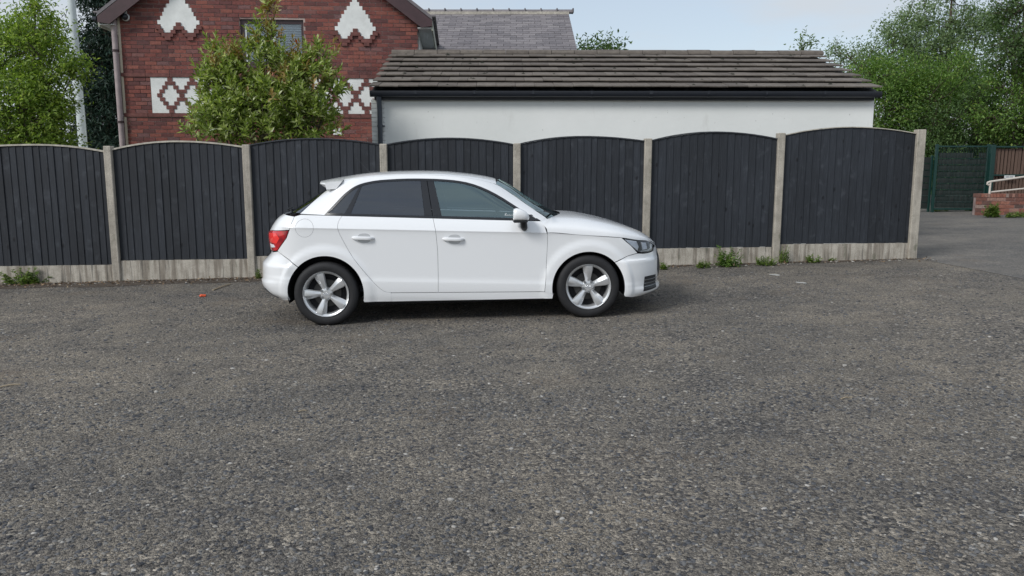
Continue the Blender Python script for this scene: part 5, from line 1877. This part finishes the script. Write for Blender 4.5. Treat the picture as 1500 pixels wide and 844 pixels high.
# photinia: whorls of leaves at shoot tips
def shrub(name, label, base, blobs, nsh, seed):
    rng = np.random.default_rng(seed)
    root = empty(name, base); b = np.array(base)
    ws = np.array([q[2] for q in blobs], float); ws /= ws.sum()
    P1, D1 = [], []
    for (c, r, w), fw2 in zip(blobs, ws):
        p, d_ = blob_points(rng, c, r, max(3, int(nsh * fw2)), .35)
        P1.append(p); D1.append(d_)
    Pc, Dc = np.concatenate(P1), np.concatenate(D1)
    n = len(Pc)
    cen = np.average([q[0] for q in blobs], axis=0)
    ax = unit(Dc * .7 + np.array([0, 0, .75]) + rng.normal(size=(n, 3)) * .3)
    per = 13
    k = np.linspace(0, 1, per)[None, :, None]
    ang = (np.arange(per) * 2.4)[None, :, None] + rng.random((n, 1, 1)) * 6.28
    o1 = unit(np.cross(ax, np.array([.3, .9, .1]) + 0 * ax)); o2 = np.cross(ax, o1)
    rad = o1[:, None, :] * np.cos(ang) + o2[:, None, :] * np.sin(ang)
    ln = .21 * (.6 + .8 * rng.random((n, 1, 1)))
    pos = Pc[:, None, :] + ax[:, None, :] * ln * k
    ld = unit((rad * (1.0 - .6 * k) + ax[:, None, :] * (.35 + .75 * k) + rng.normal(size=(n, per, 3)) * .16).reshape(-1, 3))
    nn = unit((ax[:, None, :] - rad * .6 + rng.normal(size=(n, per, 3)) * .25).reshape(-1, 3))
    Ln = (.128 - .050 * np.broadcast_to(k, (n, per, 1))) * (.8 + .45 * rng.random((n, per, 1)))
    # young bronze shoots stand at the top and outside
    zmax = max(q[0][2] + q[1][2] for q in blobs); zmin = min(q[0][2] - q[1][2] for q in blobs)
    hgt_ = (Pc[:, 2] - zmin) / (zmax - zmin)
    out_ = np.zeros(n)
    young = (rng.random(n) < np.clip(hgt_ ** 1.6 * .95 - .07, 0.02, .85)) & (ax[:, 2] > .45)
    ym = np.repeat(young, per)
    V, F = leaf_quads(pos.reshape(-1, 3)[~ym], ld[~ym], nn[~ym], Ln.reshape(-1)[~ym], Ln.reshape(-1)[~ym] * .38, .18)
    fast_mesh('crown', V - b, F, M_LF_SHRUB, root)
    V, F = leaf_quads(pos.reshape(-1, 3)[ym], ld[ym], nn[ym], Ln.reshape(-1)[ym], Ln.reshape(-1)[ym] * .36, .2)
    y_ = fast_mesh('young_leaves', V - b, F, M_LF_BRONZE, root)
    y_['label'] = 'bronze young leaves at the shoot tips'
    m = MB()
    for q in blobs:
        c = np.array(q[0])
        s0 = np.array([b[0] + (c[0] - b[0]) * .12, b[1], b[2]])
        m.tube([Vector(s0 - b), Vector((s0 * .4 + c * .6) - b + np.array([0, 0, -.1])), Vector(c - b)], [.035, .022, .008], 7)
    for i in rng.choice(n, 380, replace=False):
        c = np.array(min(blobs, key=lambda q: ((np.array(q[0]) - Pc[i]) ** 2).sum())[0])
        a = c + (Pc[i] - c) * .4
        m.tube([Vector(a - b), Vector((a + Pc[i]) / 2 - b + np.array([0, 0, -.03])), Vector(Pc[i] + ax[i] * .14 - b)], [.008, .006, .003], 4, False)
    m.build('trunk', M_BARK, root, True, None)
    tag(root, label, 'shrub')
p = at(385, 300, 12.7)
shrub('photinia_shrub', 'large green shrub with bronze young tips in front of the brick house', (p.x, 12.7, gz(p.x)),
      [bl(385, 165, 12.6, 82, 42, .55), bl(336, 147, 12.7, 42, 42, .45), bl(440, 140, 12.7, 52, 46, .45), bl(385, 118, 12.8, 62, 40, .45), bl(326, 180, 12.5, 42, 28, .4), bl(450, 185, 12.5, 42, 26, .4), bl(390, 66, 12.8, 15, 26, .2, 420), bl(398, 25, 12.8, 11, 20, .12, 250), bl(316, 108, 12.8, 18, 24, .25, 420), bl(313, 72, 12.8, 9, 14, .1, 110), bl(338, 92, 12.8, 22, 20, .22, 420), bl(464, 90, 12.8, 18, 24, .22, 420), bl(378, 45, 12.8, 7, 18, .1, 110), bl(430, 96, 12.8, 24, 20, .22, 460), bl(284, 192, 12.5, 16, 14, .2, 200), bl(484, 130, 12.7, 14, 26, .2, 330), bl(372, 198, 12.25, 60, 14, .25, 800)],
      960, 31)
# tips showing over the roofs
p = at(885, 200, 27)
tree('distant_tree', 'small tree top showing over the garage ridge beside the slate roof', (p.x, 27, gz(p.x)), [bl(878, 88, 27, 24, 14, .8), bl(905, 90, 27, 20, 10, .7), bl(864, 80, 27, 10, 12, .5), bl(884, 140, 27, 40, 50, 1)], 700, 8, .14, M_LF_DEEP, 41, .1, g, .3)
p = at(1171, 200, 27)
tree('distant_tree', 'tiny leafy tip poking above the right end of the garage ridge', (p.x, 27, gz(p.x)), [bl(1171, 74, 27, 7, 9, .3, 60), bl(1172, 110, 27, 14, 26, .4, 260)], 130, 8, .13, M_LF_GREY, 42, .06, g, .25)
# right hand group
p = at(1375, 300, 30)
tree('tall_tree', 'tall airy grey green tree rising highest right of the garage', (p.x, 30, gz(p.x)),
     [bl(1375, 30, 30, 52, 34, 1.2), bl(1350, 75, 30, 58, 42, 1.4), bl(1410, 75, 30, 50, 45, 1.3), bl(1300, 95, 30, 40, 40, 1.2), bl(1262, 105, 30, 34, 30, 1.0, 700), bl(1238, 82, 30, 18, 16, .7, 180), bl(1390, 130, 30, 72, 45, 1.6), bl(1395, -15, 30, 36, 30, 1), bl(1320, 50, 30, 24, 22, .8, 350), bl(1440, 45, 30, 24, 20, .8, 260)],
     3400, 9, .105, M_LF_GREY, 51, .2, g, .30, .2, .3)
p = at(1300, 300, 26)
tree('spreading_tree', 'mid green bushy tree overhanging the right end of the garage', (p.x, 26, gz(p.x)),
     [bl(1300, 130, 26.5, 46, 40, 1.2), bl(1345, 165, 26, 58, 45, 1.3), bl(1290, 175, 26, 40, 40, 1), bl(1268, 120, 26.5, 22, 26, .8, 500), bl(1380, 120, 27, 40, 32, 1.1), bl(1320, 205, 26, 60, 28, 1.0)],
     3400, 9, .092, M_LF_MID, 52, .16, g, .26)
p = at(1430, 300, 25)
tree('hedge_tree', 'dense dark green tree right behind the mesh gate', (p.x, 25, gz(p.x)),
     [bl(1415, 185, 25, 60, 34, 1.0), bl(1365, 195, 25, 40, 30, .9), bl(1455, 165, 25.5, 40, 34, 1.0), bl(1400, 235, 25, 80, 45, .8), bl(1480, 215, 25, 50, 40, .8), bl(1425, 135, 26, 40, 26, .9, 700)],
     3400, 9, .09, M_LF_DEEP, 53, .14, g, .24)
p = at(1500, 300, 23.5)
tree('edge_tree', 'dark green tree reaching in at the top right corner', (p.x, 23.5, gz(p.x)),
     [bl(1510, 40, 23.5, 52, 36, 1.0), bl(1478, 72, 23.5, 30, 30, .8), bl(1505, 100, 23.5, 40, 26, .8, 800), bl(1500, 5, 23.5, 30, 24, .7), bl(1540, 90, 23.5, 40, 60, 1)],
     1700, 9, .085, M_LF_DEEP, 54, .14, g, .24)
p = at(1495, 300, 23)
tree('young_tree', 'pale green low bush above the brown slatted fence', (p.x + .6, 23, gz(p.x)),
     [bl(1495, 195, 23, 26, 20, .5), bl(1470, 175, 23, 26, 22, .5, 420), bl(1480, 130, 23.2, 40, 12, .5, 350), bl(1520, 180, 23, 20, 30, .5)],
     700, 9, .10, M_LF_MID, 55, .08, g, .22)
# far green backdrop so that the gaps between trees do not open on bare ground
for x_c, lab in ((18, 'low far hedge mass behind the gate and right hand trees'), (-14, 'low far hedge mass behind the left tree')):
    rng = np.random.default_rng(int(abs(x_c)))
    n = 9000
    P = np.stack([x_c + rng.uniform(-9, 9, n), 34 + rng.normal(0, .8, n), rng.uniform(0, 1, n) ** .8 * (2.3 + .5 * np.sin(np.linspace(0, 30, n)))], 1)
    D = unit(rng.normal(size=(n, 3))); N_ = unit(rng.normal(size=(n, 3)) + np.array([0, -.5, .8]))
    V, F = leaf_quads(P, D, N_, np.full(n, .34), np.full(n, .2))
    tag(fast_mesh('far_hedge', V, F, M_LF_DEEP), lab, 'hedge', kind='stuff')

# weeds at the foot of the fence and wall
def weed(label, px, py, Yoff, rad_px, h_px, nst, seed, tall=False, leaf=.055, mat=None):
    p = gpt(px, py)
    rng = np.random.default_rng(seed)
    k = p.y / FPX
    rad, hh2 = rad_px * k, h_px * k
    root = empty('weed', (p.x, p.y + Yoff, gz(p.x)))
    m = MB(); P, D, N_, Ln = [], [], [], []
    for s in range(nst):
        a = rng.random() * 6.28; rr = rad * math.sqrt(rng.random()) * .75
        bx_, by_ = rr * math.cos(a), rr * math.sin(a) * .45
        H_ = hh2 * (.45 + .6 * rng.random()) * (1 - .35 * (rr / (rad + 1e-6)))
        tx, ty = bx_ + rng.normal() * rad * .25, by_ + rng.normal() * .04 - .02
        m.tube([(bx_ * .7, by_ * .7, 0), (bx_, by_, H_ * .5), (tx, ty, H_)], [.005, .004, .002], 4, False)
        nl = max(6, int(H_ / .022))
        for q in range(nl):
            u = .1 + .9 * q / nl
            c = np.array([bx_ + (tx - bx_) * u, by_ + (ty - by_) * u, H_ * u])
            for _ in range(2):
                a2 = rng.random() * 6.28
                P.append(c); D.append([math.cos(a2), math.sin(a2), .35 + .3 * rng.normal()]); N_.append([0, 0, 1.]); Ln.append(leaf * (.6 + .7 * rng.random()) * (1.15 - .55 * u))
    P, D, N_ = np.array(P), unit(np.array(D)), unit(np.array(N_) + rng.normal(size=(len(P), 3)) * .3)
    Ln = np.array(Ln)
    V, F = leaf_quads(P, D, N_, Ln, Ln * .5, .15)
    fast_mesh('leaves', V, F, mat or M_LF_WEED, root)
    m.build('stems', M_LF_WEED, root)
    tag(root, label, 'weed', 'weeds at the foot of the fence')
weed('leafy green weed by the leftmost gravel board at the fence foot', 40, 417, 0, 34, 30, 24, 1, leaf=.075)
weed('tallest dark weed against the gravel board right of the car', 1066, 391, 0, 24, 38, 24, 2, leaf=.06, mat=M_LF_MID)
weed('low pale weed just left of the tallest weed', 1030, 393, 0, 14, 16, 14, 3, leaf=.045)
weed('wide bright green weed left of a concrete post', 1122, 389, 0, 22, 18, 26, 4, leaf=.04)
weed('thin tall weed growing at the concrete post foot', 1148, 386, 0, 12, 30, 12, 5, leaf=.04)
weed('small weed under the last fence panel', 1190, 385, 0, 16, 16, 13, 6, leaf=.05)
weed('tiny weed in front of the last gravel board', 1218, 383, 0, 5, 7, 6, 7, leaf=.035)
weed('small weed at the gravel board beside the car nose', 973, 395, 0, 10, 14, 12, 8, leaf=.045)
weed('small weed hidden between the car tail and a concrete post', 379, 409, 0, 4, 22, 9, 9, leaf=.035)
weed('bushy weed growing against the end of the low brick wall', 1452, 319, 0, 14, 26, 26, 10, leaf=.09)
weed('sprawling weed patch below the low brick wall at the right edge', 1490, 319, 0, 26, 12, 26, 11, leaf=.07)
weed('low weed at the foot of the mesh gate', 1424, 309, 0, 10, 6, 10, 12, leaf=.06, mat=M_LF_MID)
weed('faint weed strip at the left foot of the mesh gate', 1378, 310, 0, 16, 5, 10, 13, leaf=.06)

# ================================================================== LOOSE STONES, LITTER
def stones(n, ylo, yhi, smin, smax, seed, power=1.0):
    rng = np.random.default_rng(seed)
    y = ylo + (yhi - ylo) * rng.random(n) ** power
    x = rng.uniform(-.72, .72, n) * (y + .6)
    s = smin + (smax - smin) * rng.random(n) ** 3.2
    # squashed irregular octahedra
    base = np.array([[1, 0, 0], [0, 1, 0], [-1, 0, 0], [0, -1, 0], [0, 0, .62], [0, 0, -.5], ], float)
    Fb = np.array([[0, 1, 4], [1, 2, 4], [2, 3, 4], [3, 0, 4], [1, 0, 5], [2, 1, 5], [3, 2, 5], [0, 3, 5]])
    # cut corners: use an 8-sided slab instead of a bare octahedron
    ang = np.arange(6) * math.pi / 3
    lo = np.stack([np.cos(ang), np.sin(ang), np.full(6, -.25)], 1)
    hi = np.stack([np.cos(ang + .3) * .68, np.sin(ang + .3) * .68, np.full(6, .42)], 1)
    base = np.concatenate([lo, hi])
    Fq = [[i, (i + 1) % 6, 6 + (i + 1) % 6] for i in range(6)] + [[i, 6 + (i + 1) % 6, 6 + i] for i in range(6)] + [[6, 7, 8], [6, 8, 9], [6, 9, 10], [6, 10, 11]]
    Fb = np.array(Fq)
    V = base[None] * s[:, None, None] * (1 + .30 * rng.normal(size=(n, 12, 1)))
    V[:, :, 2] *= (.35 + .45 * rng.random((n, 1)))
    V[:, :, 0] *= (.8 + .7 * rng.random((n, 1)))
    th = rng.random(n) * 6.28; c, s_ = np.cos(th)[:, None], np.sin(th)[:, None]
    X = V[:, :, 0] * c - V[:, :, 1] * s_; Y_ = V[:, :, 0] * s_ + V[:, :, 1] * c
    V = np.stack([X + x[:, None], Y_ + y[:, None], V[:, :, 2] + (np.clip(x, -16, 20) * SLOPE + .001)[:, None]], 2).reshape(-1, 3)
    F = (Fb[None] + (np.arange(n) * 12)[:, None, None]).reshape(-1, 3)
    return V, F
Va, Fa = stones(36000, 1.9, 5.2, .0026, .0125, 71, 1.1)
Vb, Fb2 = stones(20000, 4.6, 10.8, .0045, .0165, 72, 1.1)
V = np.concatenate([Va, Vb]); F = np.concatenate([Fa, Fb2 + len(Va)])
tag(fast_mesh('loose_chippings', V, F, M_CHIP), 'loose dark chippings scattered over the worn tarmac', 'gravel', kind='stuff')
# leaf litter by the fence foot
rng = np.random.default_rng(77)
n = 1500
u = np.concatenate([rng.uniform(-8, -2.6, 1050), rng.uniform(-2.6, 6.2, 450)])
bx_ = u * math.cos(FYAW); byy = fenceY(0) + u * math.sin(FYAW) - .05 - np.abs(rng.normal(0, .17, n))
P = np.stack([bx_, byy, bx_ * SLOPE + .012 + rng.random(n) * .012], 1)
D = unit(np.stack([rng.normal(size=n), rng.normal(size=n), rng.normal(size=n) * .2], 1)); N_ = unit(np.array([0, 0, 1.]) + rng.normal(size=(n, 3)) * .35)
Ln = .018 + .035 * rng.random(n)
V, F = leaf_quads(P, D, N_, Ln, Ln * .55, .1)
tag(fast_mesh('leaf_litter', V, F, M_LITTER), 'dry brown leaf litter along the foot of the fence', 'leaf litter', kind='stuff')
# pale gravel along the fence foot
V, F = stones(900, 0, 1, .006, .018, 79)
nst = 900
uu = rng.uniform(-8, 6.2, nst); cx2 = uu * math.cos(FYAW); cy2 = fenceY(0) + uu * math.sin(FYAW) - .06 - np.abs(rng.normal(0, .16, nst))
Vr = V.reshape(nst, 12, 3); Vr = Vr - Vr.mean(1, keepdims=True)
Vr += np.stack([cx2, cy2, cx2 * SLOPE + .014], 1)[:, None, :]
t = NT('pale_grit'); t.color(t.ramp(t.rnd(), [(0, (.10, .09, .08)), (.6, (.26, .24, .21)), (1, (.5, .48, .44))])); t.set(Roughness=.85)
tag(fast_mesh('fence_foot_grit', Vr.reshape(-1, 3), F, t.m), 'pale grit and pebbles along the foot of the fence', 'gravel', kind='stuff')
def stone_thing(label, px, py, r, mat, seed):
    p = gpt(px, py); rr = random.Random(seed)
    b = bmesh.new(); bmesh.ops.create_icosphere(b, subdivisions=2, radius=r)
    for w in b.verts:
        k = 1 + .22 * math.sin(w.co.x / r * 2.3 + seed) * math.cos(w.co.y / r * 2.9 + seed * 2) + rr.uniform(-.07, .07)
        w.co = Vector((w.co.x * k * 1.15, w.co.y * k * .9, max(-.4 * r, w.co.z * k * .62)))
    me = bpy.data.meshes.new('stone'); b.to_mesh(me); b.free(); me.materials.append(mat)
    o = bpy.data.objects.new('stone', me); o.location = (p.x, p.y, gz(p.x) + r * .3); link(o)
    tag(o, label, 'stone', 'single stones on the tarmac')
stone_thing('largest pale stone on the tarmac, lower centre of the photo', 660, 733, .0135, M_PALESTONE, 1)
stone_thing('dark stone at the lower left of the car park', 46, 716, .012, M_DARKSTONE, 2)
stone_thing('dark stone near the bottom edge, left of centre', 205, 828, .010, M_DARKSTONE, 3)
stone_thing('dark angular stone towards the left below the car tail', 243, 681, .011, M_DARKSTONE, 4)
stone_thing('pale flat stone left of the car tail in mid car park', 229, 575, .014, M_PALESTONE, 5)
stone_thing('grey stone near the bottom centre of the photo', 823, 761, .010, M_PALESTONE, 6)
stone_thing('dark stone near the bottom right of centre', 943, 816, .009, M_DARKSTONE, 7)
stone_thing('dark flat stone at the far lower right', 1346, 742, .012, M_DARKSTONE, 8)
# orange litter by the fence
p = gpt(296, 435)
o = MB().box(-.035, .035, -.02, .02, 0, .028, c=.008)
for q in o.v: q.x += q.z * .5; q.y += .3 * q.x * q.x * 10
lt_ = o.build('plastic_scrap', M_ORANGE); lt_.location = (p.x, p.y, gz(p.x) + .002); lt_.rotation_euler = (.1, .15, .5)
tag(lt_, 'small orange plastic scrap lying near the fence foot left of the car', 'litter')
def twig(label, px0, py0, px1, py1, r):
    a, b = gpt(px0, py0), gpt(px1, py1)
    md = (a + b) / 2 + Vector((0, .01, 0))
    m = MB(); m.tube([(0, 0, r), Vector((md.x - a.x, md.y - a.y, md.z - a.z + r * 1.8)), Vector((b.x - a.x, b.y - a.y, b.z - a.z + r))], [r, r * .9, r * .6], 6)
    o = m.build('twig', M_TWIG, None, True); o.location = (a.x, a.y, gz(a.x)); tag(o, label, 'twig', 'twigs on the tarmac')
twig('pale dry twig lying at the left edge of the car park', 0, 568, 30, 564, .006)
twig('short pale twig left of the photo centre, below the car', 437, 604, 449, 602, .004)
twig('pale twig in the litter near the fence behind the car', 312, 426, 338, 417, .009)
twig('thin pale twig in the right half of the car park', 1232, 585, 1248, 583, .004)
# tarmac crumbs patch edge near the fence on the right
V, F = [], []
for (px, py, rx_, ry_) in ((1134, 403, 11, 2.2), (1175, 415, 8, 2.2)):
    c = gpt(px, py); k = c.y / FPX; o = len(V)
    V.append((c.x, c.y, gz(c.x) + .007))
    for a in range(12):
        an = a * math.pi / 6; j = random.uniform(.6, 1.2)
        V.append((c.x + rx_ * k * math.cos(an) * j, c.y + ry_ * k * 5 * math.sin(an) * j, gz(c.x) + .006))
    F += [(o, o + 1 + a, o + 1 + (a + 1) % 12) for a in range(12)]
tag(mesh_obj('paint_remnant', V, F, M_LINE), kind='structure')
